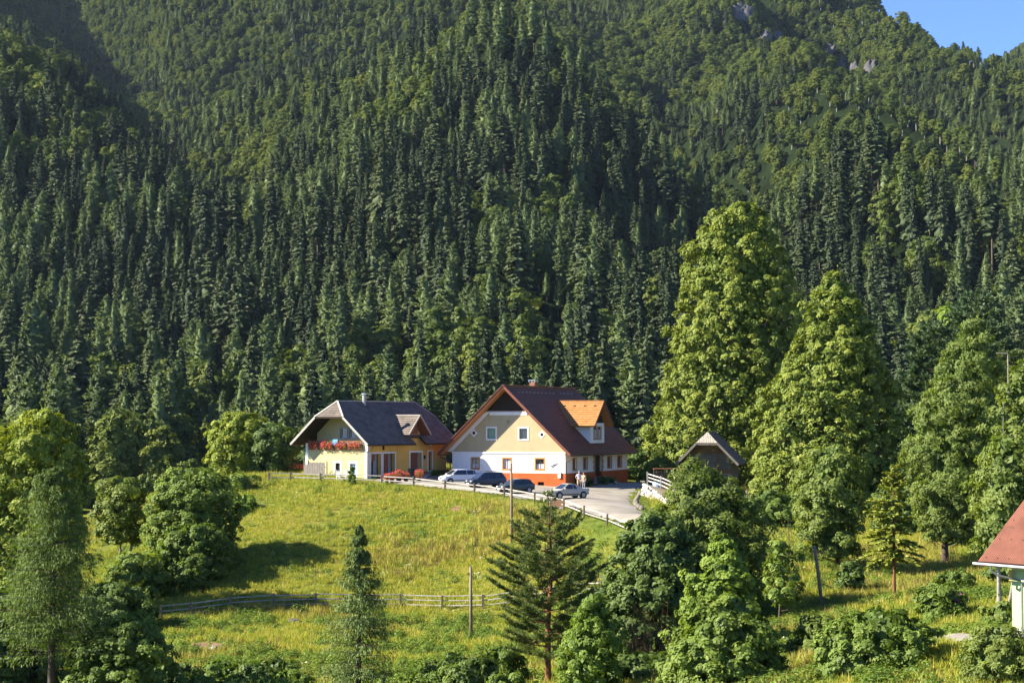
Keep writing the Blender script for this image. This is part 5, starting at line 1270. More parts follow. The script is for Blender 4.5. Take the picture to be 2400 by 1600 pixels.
MB().bar((ex0 + .85, .35, EZ - .05), (ex0 + 1.4, .35, EZ - .05), .3, .14).build('beam', WARMWOOD, gh)
MB().box(ex0 + .95, ex0 + 1.36, .2, .5, EZ - .72, EZ - .22).build('beam_end', solid('yellow_box', (.6, .40, .13), .8, .15, 2), gh)
MB().box(.003, 9, .19, .198, EZ - .62, EZ - .56).build('wall_stripe', WHITE, gh)
MB().tube([(ex0 + .5, 1.2, EZ + 1.2), (ex0 + .47, 1.1, EZ + 1.24), (ex0 + .46, 1.0, EZ + 1.26)], [.02, .22, .3], 14).build('satellite_dish', BLACKPAINT, gh)
MB().tube([(ex0 + .5, 1.2, EZ + 1.2), (ex0 + .62, 1.3, EZ + .9)], .03, 6).build('dish_arm', BLACKPAINT, gh)
# ------------------------------------------------------------------ fences, poles, walls
rg = random.Random(3)
def at(px, D): return onground(px, D)
def fence(name, label, pts, h, heights, matp, matr, pw=.13, rail_h=.10, side=-.08, gaps=()):
    f = empty(name, pts[0]); tag(f, label, 'fence'); o0 = pts[0]
    for i, p in enumerate(pts):
        l = p - o0; lean = Vector((rg.uniform(-.03, .03), rg.uniform(-.03, .03), 0))
        MB().bar(l + Vector((0, 0, -.3)), l + lean + Vector((0, 0, h + rg.uniform(-.04, .08))), pw, pw * .85, up=(0, 1, 0)).build('post', matp, f, bevel=.015)
    for i in range(len(pts) - 1):
        if i in gaps: continue
        a, b = pts[i] - o0, pts[i + 1] - o0
        d = (b - a).normalized(); nrm = Vector((d.y, -d.x, 0)); nrm = nrm if nrm.y < 0 else -nrm
        for z in heights:
            u = -nrm * (pw * .5 + .025)
            MB().bar(a - d * .12 + u + Vector((0, 0, z + rg.uniform(-.03, .03))), b + d * .12 + u + Vector((0, 0, z + rg.uniform(-.03, .03))), .045, rail_h * rg.uniform(.85, 1.1)).build('rail', matr, f, bevel=.01)
    return f
fence('rail_fence', 'two-rail wooden fence along the front edge of the yard and drive',
      [at(*c) for c in ((632,180),(682,180),(752,179),(825,178),(895,177),(970,175),(1043,172),(1112,169),(1182,165),(1253,157),(1321,150),(1368,144),(1422,138),(1478,132),(1530,126))],
      .92, (.40, .78), POSTWOOD, PALEWOOD, .15, .09)
fence('rail_fence', 'long three-rail wooden fence crossing the lower meadow',
      [at(*c) for c in ((381,132),(452,133),(544,135),(645,136),(743,137),(840,137),(940,137),(1037,136),(1132,135),(1235,134),(1330,131),(1410,127))],
      1.05, (.28, .62, .96), POSTWOOD, PALEWOOD, .16, .075)
def pole(label, px, D, top, r=.13, lean=0.0):
    b = at(px, D); t = P(px + lean, top, D) - b
    p = empty('utility_pole', b); tag(p, label, 'pole', 'wooden poles in the meadow')
    MB().tube([(0, 0, -.5), t * .5, t], [r, r * .88, r * .75], 9).build('pole_shaft', POSTWOOD, p, smooth=True)
    MB().tube([t + Vector((0, 0, .0)), t + Vector((0, 0, .05))], [r * .8, r * .3], 9).build('pole_cap', ZINC, p)
    m = MB().box(t.x - r - .06, t.x - r + .02, -.06, .06, t.z - .55, t.z - .35); m.build('insulator', WHITE if D > 140 else POSTWOOD, p)
pole('tallest wooden pole, standing before the white house gable', 1200, 150, 1087, .125, -2)
pole('bare wooden pole below the lower fence in the middle', 1105, 124, 1328, .12, -2)
pole('leaning wooden pole on the right bank beside the fruit tree', 1926, 118, 1280, .13, -17)
pole('short thin stake at the bottom edge right of the slender larch', 902, 97, 1572, .04, -1)
b = at(2362, 143); e = empty('antenna_pole', b); tag(e, 'thin metal pole with a side arm among the right-hand trees', 'pole')
t = P(2362, 828, 143) - b
MB().tube([(0, 0, 0), t], .035, 6).build('pole_shaft', PALEWOOD, e); MB().tube([t, t + Vector((-.85, 0, .03))], .035, 6).build('pole_arm', PALEWOOD, e)
# info board hung on the drive fence
b = at(1307, 151.2); e = empty('notice_board', b, R(-14)); tag(e, 'brown wooden board with pale frame fixed at the drive fence', 'board')
MB().box(-.58, .58, -.30, -.26, .30, .88).build('panel', solid('board_panel', (.30, .17, .10), .8, .25, 2), e)
for k in range(3): MB().box(-.54, .54, -.325, -.302, .32 + k * .18, .47 + k * .18).build('plank', solid('board_panel', (.30, .17, .10)), e)
MB().box(-.62, .62, -.34, -.24, .883, 1.0).box(-.62, .62, -.34, -.24, .18, .297).build('frame_rail', PALEWOOD, e)
for x in (-.62, .56): MB().box(x, x + .08, -.35, -.23, -.3, 1.12).build('post', PALEWOOD, e)
# dry stone wall and white fence beside the drive
w0, w1 = at(1507, 177), at(1572, 167)
e = empty('stone_wall', w0); tag(e, 'bank of pale stones beside the drive, right of the white house', 'wall')
d = w1 - w0; L = d.length; dn = d.normalized(); nr = Vector((dn.y, -dn.x, 0))
EARTH_ = solid('wall_earth', (.12, .10, .07), .95, .3, 2); rr = np.random.default_rng(6); base_z = -.5
MB().bar(Vector((0, 0, .25)) - nr * .45, d + Vector((0, 0, .45)) - nr * .45, .6, 1.5).build('wall_core', EARTH_, e)
MES = [boulder(rr, .17, .15, .13, 8, 5, .4).mesh('stone', [STONE]) for _ in range(6)]
for r_ in range(7):
    for i in range(int(L / .31)):
        s = (i + .5 * (r_ % 2)) * .31 + rr.normal(0, .03)
        if s > L: continue
        z = base_z + r_ * .255
        o = link('stone', MES[rr.integers(6)], e); o.location = dn * s + nr * (.22 - r_ * .05 + rr.normal(0, .05)) + Vector((0, 0, z + d.z * s / L)); o.rotation_euler = tuple(rr.uniform(-1.5, 1.5, 3)); o.scale = (rr.uniform(.9, 1.5),) * 3
fence('board_fence', 'short white board fence standing on the stone bank', [at(1517, 178) + Vector((0, 0, 1.15)), at(1548, 174) + Vector((0, 0, 1.1)), at(1580, 170) + Vector((0, 0, 1.0))], 1.1, (.25, .58, .92), solid('white_rail', (.42, .40, .37), .8, .2, 3), solid('white_rail', (.42, .40, .37)), .11, .10)
e = empty('firewood_stack', at(1572, 186)); tag(e, 'stack of split brown firewood under a board, before the barn', 'firewood')
for r_ in range(6):
    for i in range(12):
        MB().tube([(-1.5 + i * .26 + rr.normal(0, .02), -.35 + rr.normal(0, .03), .75 + r_ * .24), (-1.5 + i * .26, .5, .75 + r_ * .24)], .12, 6).build('log', [WARMWOOD, REDWOOD, BARNW][rr.integers(3)], e)
MB().box(-1.75, 1.6, -.55, .65, 2.22, 2.3).build('cover_board', REDWOOD, e)
for x in (-1.7, 1.55): MB().box(x - .05, x + .05, -.4, .5, -.5, 2.2).build('post', DARKWOOD, e)
MB().box(-1.6, 1.5, -.4, .5, -.4, .6).build('stack_base', WARMWOOD, e)
e = empty('water_butt', at(1540, 184)); tag(e, 'pale blue tub in front of the firewood stack', 'tub')
MB().tube([(0, 0, .2), (0, 0, .3), (0, 0, 1.0), (0, 0, 1.05), (0, 0, 1.05), (0, 0, .9)], [.42, .44, .5, .54, .46, .44], 14).build('tub_body', solid('pale_blue_plastic', (.35, .45, .62), .5, .15, 2), e); MB().tube([(.3, -.45, .5), (.3, -.55, .5)], .04, 6).build('tap', STEEL, e)
fence('plank_fence', 'grey plank fence between the barn and the second linden', [at(1726, 178), at(1750, 177), at(1772, 176), at(1796, 175)], 1.5, (.2, .45, .7, .95, 1.2), GREYWOOD, GREYWOOD, .12, .2)
fence('rail_fence', 'low weathered fence behind the right end of the white house', [at(1474, 213), at(1495, 214), at(1520, 215)], .8, (.35, .7), POSTWOOD, POSTWOOD, .1, .1)
e = empty('stone_edging', at(1490, 160)); tag(e, 'row of rough stones edging the inner curve of the drive', 'edging')
MEB = [boulder(rr, .17, .15, .13, 8, 5, .4).mesh('stone', [BARNW]) for _ in range(4)]
for i, (px, D) in enumerate([(1502, 180), (1499, 177), (1495.5, 174), (1493, 171), (1491, 168), (1489.5, 165.5), (1489.5, 163), (1490, 160.5), (1491, 158), (1493, 156), (1496, 154), (1500, 152), (1505, 150.5)]):
    o = link('stone', MEB[i % 4], e); o.location = at(px, D) - at(1490, 160) + Vector((0, 0, .08)); o.scale = (1.7, 1.9, 1.5); o.rotation_euler = tuple(rr.uniform(-.6, .6, 3))
for px, py, D, s_, lb in ((690, 1440, 131, (.65, .5, .32), 'grey rock lying in the grass below the lower fence'), (507, 1512, 117, (.35, .25, .25), 'small white stone on the bare earth patch')):
    o = link('rock', boulder(rr, 1, 1, 1, 14, 8, .4).mesh('rock', [STONE if s_[0] < .6 else ROCKM])); o.location = at(px, D) + Vector((0, 0, -.05)); o.scale = s_; o.rotation_euler = (.2, .1, rr.random() * 6); tag(o, lb, 'rock')
def patch(name, cen, rx, ry, mat, seed, rot=0.0, lift=.10):
    th = np.linspace(0, 6.283, 40, endpoint=False); rs_ = np.linspace(0, 1, 7)
    Rr = 1 + .5 * (fbm(np.cos(th) * 1.6 + 5, np.sin(th) * 1.6, seed, 3) - .5) * 2
    X = cen.x + np.outer(rs_, np.cos(th) * rx * Rr); Y = cen.y + np.outer(rs_, np.sin(th) * ry * Rr)
    Z = near_z(X, Y) + lift * (1 - rs_[:, None] ** 4 * 1.6)
    q = Q(); i, j = np.meshgrid(np.arange(6), np.arange(40), indexing='ij')
    q.add(np.stack([X, Y, Z], -1), np.stack([i * 40 + j, (i + 1) * 40 + j, (i + 1) * 40 + (j + 1) % 40, i * 40 + (j + 1) % 40], -1).reshape(-1, 4), .5)
    return tag(link(name, q.mesh(name, [mat])), kind='structure')
EARTH = solid('bare_earth', (.20, .115, .065), .95, .4, 1.5, bump=.8)
patch('soil_patch', at(490, 118), 1.3, 2.2, EARTH, 4); patch('gravel_patch', at(2248, 89), 1.5, 5.0, gravel, 9)
patch('soil_patch', at(1072, 162), .9, .9, EARTH, 14)
# ------------------------------------------------------------------ cars
def paint(name, col): return solid(name, col, .22, .06, .6, spec=.6)
TYRE = solid('tyre_rubber', (.018, .018, .018), .9, .2, 4); RIM = solid('alloy_rim', (.42, .42, .43), .35, .1, 3, metal=.6)
CARGLASS = solid('car_glass', (.018, .022, .03), .05, .2, 1, spec=.9); LAMP = solid('lamp_glass', (.6, .62, .65), .1, .1, 2, spec=.8); TAIL = solid('tail_lamp', (.35, .02, .02), .2, .2, 2, spec=.7)
PLATE = solid('number_plate', (.7, .7, .68), .5, .05, 3); TRIM = solid('black_trim', (.025, .025, .027), .6, .2, 3)
def car(name, label, px, D, yaw, col, L=4.2, W=1.72, H=1.48, belt=.92, hood=.86, kind='hatch', rails=False):
    """yaw: direction of the nose, degrees from +x"""
    b = at(px, D); e = empty(name, b + Vector((0, 0, .06)), R(yaw)); e.scale = (.87,) * 3; tag(e, label, 'car', 'cars parked in the yard')
    w = W / 2; pm = col; h = L / 2
    if kind == 'sedan': st = [(-h, .55, .88, .80), (-h + .12, .34, .94, .9), (-h + .75, .26, belt + .06, .98), (-.6, .22, belt, 1), (.6, .22, belt, 1), (h - 1.0, .24, hood, .98), (h - .25, .3, hood - .12, .92), (h - .02, .42, .62, .78)]
    else: st = [(-h, .5, .9, .84), (-h + .1, .34, belt + .05, .93), (-h + .7, .26, belt + .04, .99), (-.6, .22, belt, 1), (.55, .22, belt, 1), (h - .95, .24, hood, .98), (h - .25, .3, hood - .12, .92), (h - .02, .42, .60, .78)]
    m = MB(); k = None; rings = []
    for x, z0, z1, f in st:
        a = w * f
        ring = [(x, -a * .9, z0), (x, -a, z0 + .16), (x, -a, (z0 + z1) / 2 + .04), (x, -a * .95, z1 - .02), (x, -a * .78, z1 + .02), (x, a * .78, z1 + .02), (x, a * .95, z1 - .02), (x, a, (z0 + z1) / 2 + .04), (x, a, z0 + .16), (x, a * .9, z0)]
        rings.append(ring)
    for r0, r1 in zip(rings[:-1], rings[1:]):
        for i in range(10): m.poly([r0[i], r0[(i + 1) % 10], r1[(i + 1) % 10], r1[i]])
    m.poly(rings[0]); m.poly(list(reversed(rings[-1])))
    # cabin
    if kind == 'sedan': xs = (-h + .72, -h + 1.45, .25, 1.05)
    elif kind == 'mpv': xs = (-h + .12, -h + .5, .45, 1.35)
    else: xs = (-h + .14, -h + .62, .3, 1.02)
    zb = belt - .02; zr = H; wb, wt = w * .93, w * .74
    B0, T0, T1, B1 = xs
    A = [(B0, zb + .03, wb * .95), (T0, zr - .06, wt * .94), ((T0 + T1) / 2, zr, wt), (T1, zr - .04, wt), (B1, zb - .02, wb)]
    for (x0, z0, w0), (x1, z1, w1) in zip(A[:-1], A[1:]): m.poly([(x0, -w0, z0), (x0, w0, z0), (x1, w1, z1), (x1, -w1, z1)])
    for s in (-1, 1): m.poly([(x, s * ww, z) for x, z, ww in A])
    body = m.build('body', pm, e, bevel=.035, smooth=False)
    def panel(nm, pts, mat, off=.012):
        p = [Vector(q_) for q_ in pts]; n = (p[1] - p[0]).cross(p[2] - p[0]).normalized(); c = sum(p, Vector()) / len(p)
        if n.dot(c - Vector((0, 0, .8))) < 0: n = -n
        return MB().poly([q_ + n * off for q_ in p]).build(nm, mat, e)
    def lerp3(a, b_, t): return tuple(a[i] + (b_[i] - a[i]) * t for i in range(3))
    def quad_in(a, b_, c, d, u0, u1, v0, v1):
        f = lambda u, v: lerp3(lerp3(a, b_, u), lerp3(d, c, u), v)
        return [f(u0, v0), f(u1, v0), f(u1, v1), f(u0, v1)]
    panel('windscreen', quad_in((B1, -wb, zb - .02), (B1, wb, zb - .02), (T1, wt, zr - .04), (T1, -wt, zr - .04), .06, .94, .08, .94), CARGLASS)
    panel('rear_window', quad_in((B0, -wb * .95, zb + .03), (B0, wb * .95, zb + .03), (T0, wt * .94, zr - .06), (T0, -wt * .94, zr - .06), .1, .9, .12, .9), CARGLASS)
    for s in (-1, 1):
        lo = lambda x: (x, s * (wb), zb + .05); hi_ = lambda x: (x, s * (wt + (wb - wt) * .12), zr - .12)
        xm = (T0 + T1) / 2 - .05
        for x0l, x1l, x0h, x1h in ((B1 - .28, xm + .04, T1 - .05, xm + .04), (xm - .05, T0 - .02 if kind == 'sedan' else xm - .85, xm - .05, T0 + .2 if kind == 'sedan' else xm - .8)):
            panel('side_window', [lo(x0l), lo(x1l), hi_(x1h), hi_(x0h)], CARGLASS, .02)
        if kind != 'sedan': panel('side_window', [lo(xm - .93), lo(B0 + .22), hi_(T0 + .05), hi_(xm - .88)], CARGLASS, .02)
        MB().box(B1 - .38, B1 - .22, s * (w + .02) - (.0 if s > 0 else .16), s * (w + .02) + (.16 if s > 0 else 0), belt + .0, belt + .14).build('wing_mirror', pm, e, bevel=.03)
        MB().box(h - .22, h - .04, s * w * .62 - .16, s * w * .62 + .16, .60, .74).build('headlight', LAMP, e, bevel=.03)
        MB().box(-h - .015, -h + .12, s * w * .68 - .12, s * w * .68 + .12, .68, .90).build('tail_light', TAIL, e, bevel=.02)
        MB().box(-.9, .95, s * (w + .012) - .015, s * (w + .012) + .015, .36, .42).build('sill_trim', TRIM, e)
        for hx_ in (.12, -.78): MB().box(hx_, hx_ + .18, s * (w + .005) - .015, s * (w + .005) + .015, belt - .17, belt - .13).build('door_handle', TRIM if kind == 'hatch' else pm, e)
        for x in (-h + .75, h - .82):
            y0, y1 = s * (w - .2), s * (w + .012)
            MB().tube([(x, s * (w - .25), .31), (x, s * (w + .006), .31)], .37, 18).build('wheel_arch', TRIM, e)
            wh = MB().tube([(x, y0, .30), (x, y1 - s * .04, .30), (x, y1 + s * .01, .30), (x, y1 + s * .012, .30)], [.30, .305, .28, .21], 18).build('wheel', TYRE, e)
            rm_ = MB()
            for q_ in range(7):
                an = q_ * 2 * math.pi / 7; rm_.bar((x, y1 + s * .018, .30), (x + .19 * math.cos(an), y1 + s * .018, .30 + .19 * math.sin(an)), .06, .02, up=(0, 1, 0))
            rm_.tube([(x, y1, .30), (x, y1 + s * .016, .30)], .2, 14).build('rim', RIM, wh)
        if rails: MB().bar((T0 + .1, s * wt * .9, zr + .05), (T1 - .1, s * wt * .9, zr + .05), .04).build('roof_rail', ZINC, e)
    MB().box(h - .10, h + .035, -w * .72, w * .72, .30, .46).build('front_bumper', TRIM, e, bevel=.03)
    MB().box(h - .06, h + .012, -w * .4, w * .4, .56, .68).build('grille', TRIM, e, bevel=.02)
    MB().box(-h - .035, -h + .1, -w * .76, w * .76, .34, .52).build('rear_bumper', TRIM if kind == 'hatch' else pm, e, bevel=.03)
    MB().box(h + .036, h + .045, -.26, .26, .36, .47).build('number_plate', PLATE, e); MB().box(-h - .045, -h - .036, -.26, .26, .58, .69).build('number_plate', PLATE, e)
    return e
car('parked_car', 'white family car parked first from the left in front of the white house', 1075, 180, 205, paint('white_car_paint', (.66, .68, .72)), 4.35, 1.8, 1.6, 1.0, .95, 'mpv')
car('parked_car', 'dark blue estate with roof rails parked right of the white car', 1139, 175.5, 206, paint('navy_car_paint', (.022, .028, .05)), 4.3, 1.78, 1.66, 1.0, .95, 'mpv', rails=True)
car('parked_car', 'dark green hatchback parked behind the tall wooden pole', 1208, 168.5, 208, paint('green_car_paint', (.03, .045, .04)), 3.9, 1.68, 1.48, .92, .88, 'hatch')
car('parked_car', 'silver beige saloon parked closest to the drive fence, right of the other cars', 1328, 157.5, 210, paint('silver_car_paint', (.42, .39, .33)), 4.3, 1.72, 1.42, .9, .84, 'sedan')
# ------------------------------------------------------------------ people
SKIN = solid('skin', (.50, .29, .20), .6, .08, 3); HAIRG = solid('grey_hair', (.3, .28, .26), .9, .2, 8); HAIRB = solid('brown_hair', (.10, .06, .035), .9, .2, 8)
def skinned(name, mat, verts, edges, rad, parent, root=0, sub=2):
    me = bpy.data.meshes.new(name); me.from_pydata(verts, edges, []); me.materials.append(mat)
    o = link(name, me, parent)
    sk = o.modifiers.new('skin', 'SKIN'); sk.use_smooth_shade = True
    dat = me.skin_vertices[0].data if me.skin_vertices else None
    if dat is None:
        import bmesh
        bm = bmesh.new(); bm.from_mesh(me); bm.verts.layers.skin.verify(); bm.to_mesh(me); bm.free(); dat = me.skin_vertices[0].data
    for i, r in enumerate(rad): dat[i].radius = (r, r) if not isinstance(r, tuple) else r
    dat[root].use_root = True
    ss = o.modifiers.new('sub', 'SUBSURF'); ss.levels = sub; ss.render_levels = sub
    return o
def person(label, px, D, yaw, ht, shirt, lower, shorts, hair, armpose, lean=0.0):
    b = at(px, D); e = empty('person', b + Vector((0, 0, .07)), R(yaw)); tag(e, label, 'person', 'people standing in the yard')
    k = ht / 1.75
    V, E_, Rd = [], [], []
    def v(x, y, z, r, frm=None):
        V.append((x * k, y * k, z * k)); Rd.append(r * k)
        if frm is not None: E_.append((frm, len(V) - 1))
        return len(V) - 1
    pel = v(0, 0, .95, .135); wst = v(0, .0, 1.1, .125, pel); ch_ = v(0, -.01, 1.3, .15, wst); nk0 = v(0, .0, 1.46, .085, ch_); nk = v(0, -.01, 1.53, .055, nk0)
    jaw = v(0, -.035, 1.58, .066, nk); hd = v(0, -.02, 1.66, .088, jaw); v(0, -.005, 1.72, .06, hd); v(0, -.115, 1.632, .014, hd)
    hands = []
    for s in (-1, 1):
        hip = v(s * .10, 0, .88, .095, pel); kn = v(s * .115, -.02 - .02 * s, .49, .058, hip); an = v(s * .125, .02, .09, .04, kn); v(s * .14, -.14, .04, .034, an)
        sh = v(s * .19, 0, 1.41, .06, ch_); (ex, ey, ez_), (hx2, hy, hz2) = armpose[0 if s < 0 else 1]
        el = v(s * ex, ey, ez_, .042, sh); wr = v(s * hx2, hy, hz2, .028, el)
        dx, dy, dz = s * hx2 - s * ex, hy - ey, hz2 - ez_; n_ = math.sqrt(dx * dx + dy * dy + dz * dz); dx, dy, dz = dx / n_, dy / n_, dz / n_
        pm_ = v(s * hx2 + dx * .06, hy + dy * .06, hz2 + dz * .06, .032, wr)
        for q_, ln in enumerate((.075, .085, .08, .065)):
            o_ = (q_ - 1.5) * .019; a1 = v(s * hx2 + dx * .10, hy + dy * .10 + o_, hz2 + dz * .10, .009, pm_); v(s * hx2 + dx * (.10 + ln) - s * .015, hy + dy * (.10 + ln) + o_, hz2 + dz * (.10 + ln), .0075, a1)
        t1 = v(s * hx2 + dx * .05 - s * .01, hy - .045 + dy * .05, hz2 + dz * .05, .011, wr); v(s * hx2 + dx * .09 - s * .015, hy - .06 + dy * .09, hz2 + dz * .09, .009, t1)
    skinned('body', SKIN, V, E_, Rd, e)
    # clothes follow the body
    def cloth(nm, mat, idxs, edges, grow, root): skinned(nm, mat, [V[i] if not isinstance(i, tuple) else i for i in idxs], edges, [(Rd[i] if not isinstance(i, tuple) else .07 * k) + grow for i in idxs], e, root)
    hp = [i for i, p in enumerate(V) if abs(p[2] - .88 * k) < 1e-6]; kn_ = [i for i, p in enumerate(V) if abs(p[2] - .49 * k) < 1e-6]; an_ = [i for i, p in enumerate(V) if abs(p[2] - .09 * k) < 1e-6]
    sh_ = [i for i, p in enumerate(V) if abs(p[2] - 1.41 * k) < 1e-6]
    mids = [tuple((np.array(V[sh_[j]]) * .35 + np.array(V[sh_[j] + 1]) * .65)) for j in (0, 1)]
    cloth('shirt', shirt, [0, 1, 2, sh_[0], sh_[1], mids[0], mids[1], 3], [(0, 1), (1, 2), (2, 3), (2, 4), (3, 5), (4, 6), (2, 7)], .022, 0)
    if shorts: ends = [tuple(np.array(V[hp[j]]) * .12 + np.array(V[kn_[j]]) * .88) for j in (0, 1)]; cloth('shorts', lower, [0, hp[0], hp[1], ends[0], ends[1]], [(0, 1), (0, 2), (1, 3), (2, 4)], .02, 0)
    else: cloth('trousers', lower, [0, hp[0], hp[1], kn_[0], kn_[1], an_[0], an_[1]], [(0, 1), (0, 2), (1, 3), (2, 4), (3, 5), (4, 6)], .018, 0)
    hc = Vector((0, .0, 1.685)) * k
    q = Q(); d_ = rdirs(np.random.default_rng(2), 500); d_ = d_[(d_[:, 2] > -.1) & ((d_[:, 1] > -.45) | (d_[:, 2] > .55))]
    q.rhombs(np.array(hc) + d_ * np.array([.088, .10, .098]) * k, tangent(d_, rng) * .03 * k, tangent(d_, rng) * .025 * k, .5); link('hair', q.mesh('hair', [hair]), e)
    for s in (-1, 1):
        MB().tube([(s * .032 * k, -.098 * k, 1.662 * k), (s * .032 * k, -.108 * k, 1.662 * k)], .011 * k, 8).build('eye', DARKHOLE, e)
        MB().tube([(s * .083 * k, -.01 * k, 1.62 * k), (s * .098 * k, .0, 1.65 * k), (s * .09 * k, .0, 1.68 * k)], .013 * k, 6).build('ear', SKIN, e)
        MB().box(s * .135 * k - .05, s * .135 * k + .05, -.19 * k, .06 * k, -.005, .075 * k).build('shoe', solid('shoe', (.10, .08, .06), .8, .2, 4), e, bevel=.02)
    MB().box(-.024 * k, .024 * k, -.103 * k, -.09 * k, 1.585 * k, 1.594 * k).build('mouth', solid('lips', (.35, .14, .11), .6), e)
person('person in a pale blue shirt and beige shorts, hand on hip, by the house corner', 1357, 178.5, 10, 1.78, solid('pale_shirt', (.60, .62, .72), .9, .08, 5), solid('beige_shorts', (.46, .38, .28), .9, .1, 5), True, HAIRG, [((.34, .03, 1.2), (.20, -.08, 1.02)), ((.27, .02, 1.16), (.26, -.08, .92))])
person('person in a tan top and grey trousers standing beside the one in shorts', 1368, 178, -35, 1.72, solid('tan_top', (.42, .30, .20), .9, .1, 5), solid('grey_trousers', (.20, .21, .24), .9, .1, 5), False, HAIRB, [((.25, .02, 1.15), (.24, -.06, .9)), ((.25, .02, 1.15), (.22, -.1, .92))])
# ------------------------------------------------------------------ yard furniture
def pot(label, px, D, s=1.0, mat=None, dens=150):
    e = empty('flower_pot', at(px, D) + Vector((0, 0, .03))); tag(e, label, 'flower pot', 'red flowers before the yellow house')
    MB().tube([(0, 0, 0), (0, 0, .05), (0, 0, .42 * s), (0, 0, .42 * s), (0, 0, .36 * s)], [.2 * s, .22 * s, .3 * s, .25 * s, .22 * s], 12).build('pot', TRIM, e)
    q = Q(); d_ = rdirs(rng, dens * 2); q.rhombs(d_ * np.array([.5, .5, .42]) * s * (.5 + .5 * rng.random((dens * 2, 1))) + np.array([0, 0, .75 * s]), rdirs(rng, dens * 2) * .07 * s, rdirs(rng, dens * 2) * .05 * s, rng.random(dens * 2)); link('leaves', q.mesh('leaves', [L_WEED]), e)
    q = Q(); d_ = rdirs(rng, dens * 2); q.rhombs(d_ * np.array([.56, .56, .5]) * s * (.75 + .3 * rng.random((dens * 2, 1))) + np.array([0, 0, .8 * s]), rdirs(rng, dens * 2) * .07 * s, rdirs(rng, dens * 2) * .055 * s, rng.random(dens * 2)); link('blossom', q.mesh('blossom', [L_RED]), e)
pot('leftmost red geranium pot behind the yard fence', 907, 178.5, .7); pot('second red geranium pot from the left behind the yard fence', 919, 179, .75); pot('largest red geranium pot, before the brown double door', 935, 179.5, .95); pot('red geranium pot left of the green bins', 952, 179.5, .75); pot('red geranium pot right of the green bins', 983, 182, .9)
for px, lb in ((965, 'left one of two dark green bins before the brown door'), (975, 'right one of two dark green bins before the brown door')):
    e = empty('waste_bin', at(px, 184.5), R(-32)); tag(e, lb, 'bin', 'green bins before the yellow house')
    MB().box(-.24, .24, -.26, .26, .1, 1.02).build('bin_body', solid('bin_green', (.03, .06, .04), .5, .15, 3), e, bevel=.04); MB().box(-.27, .27, -.3, .29, 1.023, 1.1).build('lid', solid('bin_green', (.03, .06, .04)), e, bevel=.03)
    for x in (-.24, .24): MB().tube([(x - .03, .26, .11), (x + .03, .26, .11)], .11, 10).build('wheel', TYRE, e)
for px, lb in ((797, 'left white garden chair before the yellow gable'), (809, 'right white garden chair before the yellow gable')):
    e = empty('garden_chair', at(px, 180.6), R(40 if px < 800 else -20)); tag(e, lb, 'chair', 'white garden chairs')
    MB().box(-.24, .24, -.24, .24, .42, .46).build('seat', WHITE, e, bevel=.01)
    for k in range(4): MB().box(-.22 + k * .125, -.15 + k * .125, .22, .26, .462, .95).build('back_slat', WHITE, e)
    MB().box(-.24, .24, .21, .27, .953, 1.0).build('top_rail', WHITE, e)
    for x in (-.21, .21):
        for y in (-.21, .21): MB().box(x - .025, x + .025, y - .025, y + .025, .0, .418).build('leg', WHITE, e)
def bed(name, label, px0, px1, D, w_, h_, mat, n=500, cat='flower bed'):
    a, b_ = at(px0, D), at(px1, D); e = empty(name, a); tag(e, label, cat)
    t = rng.random(n); pos = np.outer(t, np.array(b_ - a)) + np.stack([0 * t, rng.normal(0, w_, n), rng.uniform(0, h_, n)], -1)
    q = Q(); q.rhombs(pos, rdirs(rng, n) * .12, rdirs(rng, n) * .08, rng.random(n)); link('leaves', q.mesh('leaves', [L_WEED]), e)
    n //= 2; t = rng.random(n); pos = np.outer(t, np.array(b_ - a)) + np.stack([0 * t, rng.normal(0, w_, n), h_ * (.6 + .5 * rng.random(n))], -1)
    q = Q(); q.rhombs(pos, rdirs(rng, n) * .08, rdirs(rng, n) * .07, rng.random(n)); link('blossom', q.mesh('blossom', [mat]), e)
bed('flower_bed', 'bed of red flowers at the left end of the yellow house', 678, 716, 190, .5, .8, L_RED)
bed('flower_bed', 'low green planting strip beside the yellow house door ramp', 1000, 1035, 193, .6, .5, L_WEED)
MB().slab([at(985, 187) + Vector((0, 0, .12)), at(993, 186.4) + Vector((0, 0, .12)), at(1014, 193) + Vector((0, 0, .3)), at(1006, 193.6) + Vector((0, 0, .3))], .12).build('paved_ramp', CONC)
tag(bpy.data.objects['paved_ramp'], 'narrow paved ramp leading to the red side door of the yellow house', 'ramp')
e = empty('garden_bench', at(2345, 97), R(-30)); e.scale = (.75,) * 3; tag(e, 'small wooden bench beside the green house corner', 'bench')
MB().box(-.7, .7, -.18, .18, .42, .47).build('seat', WARMWOOD, e)
MB().box(-.7, .7, .2, .24, .6, .85).build('backrest', WARMWOOD, e)
for x in (-.6, .6): MB().box(x - .04, x + .04, -.16, .16, 0, .418).build('leg', POSTWOOD, e); MB().box(x - .03, x + .03, .16, .199, 0, .9).build('back_post', POSTWOOD, e)
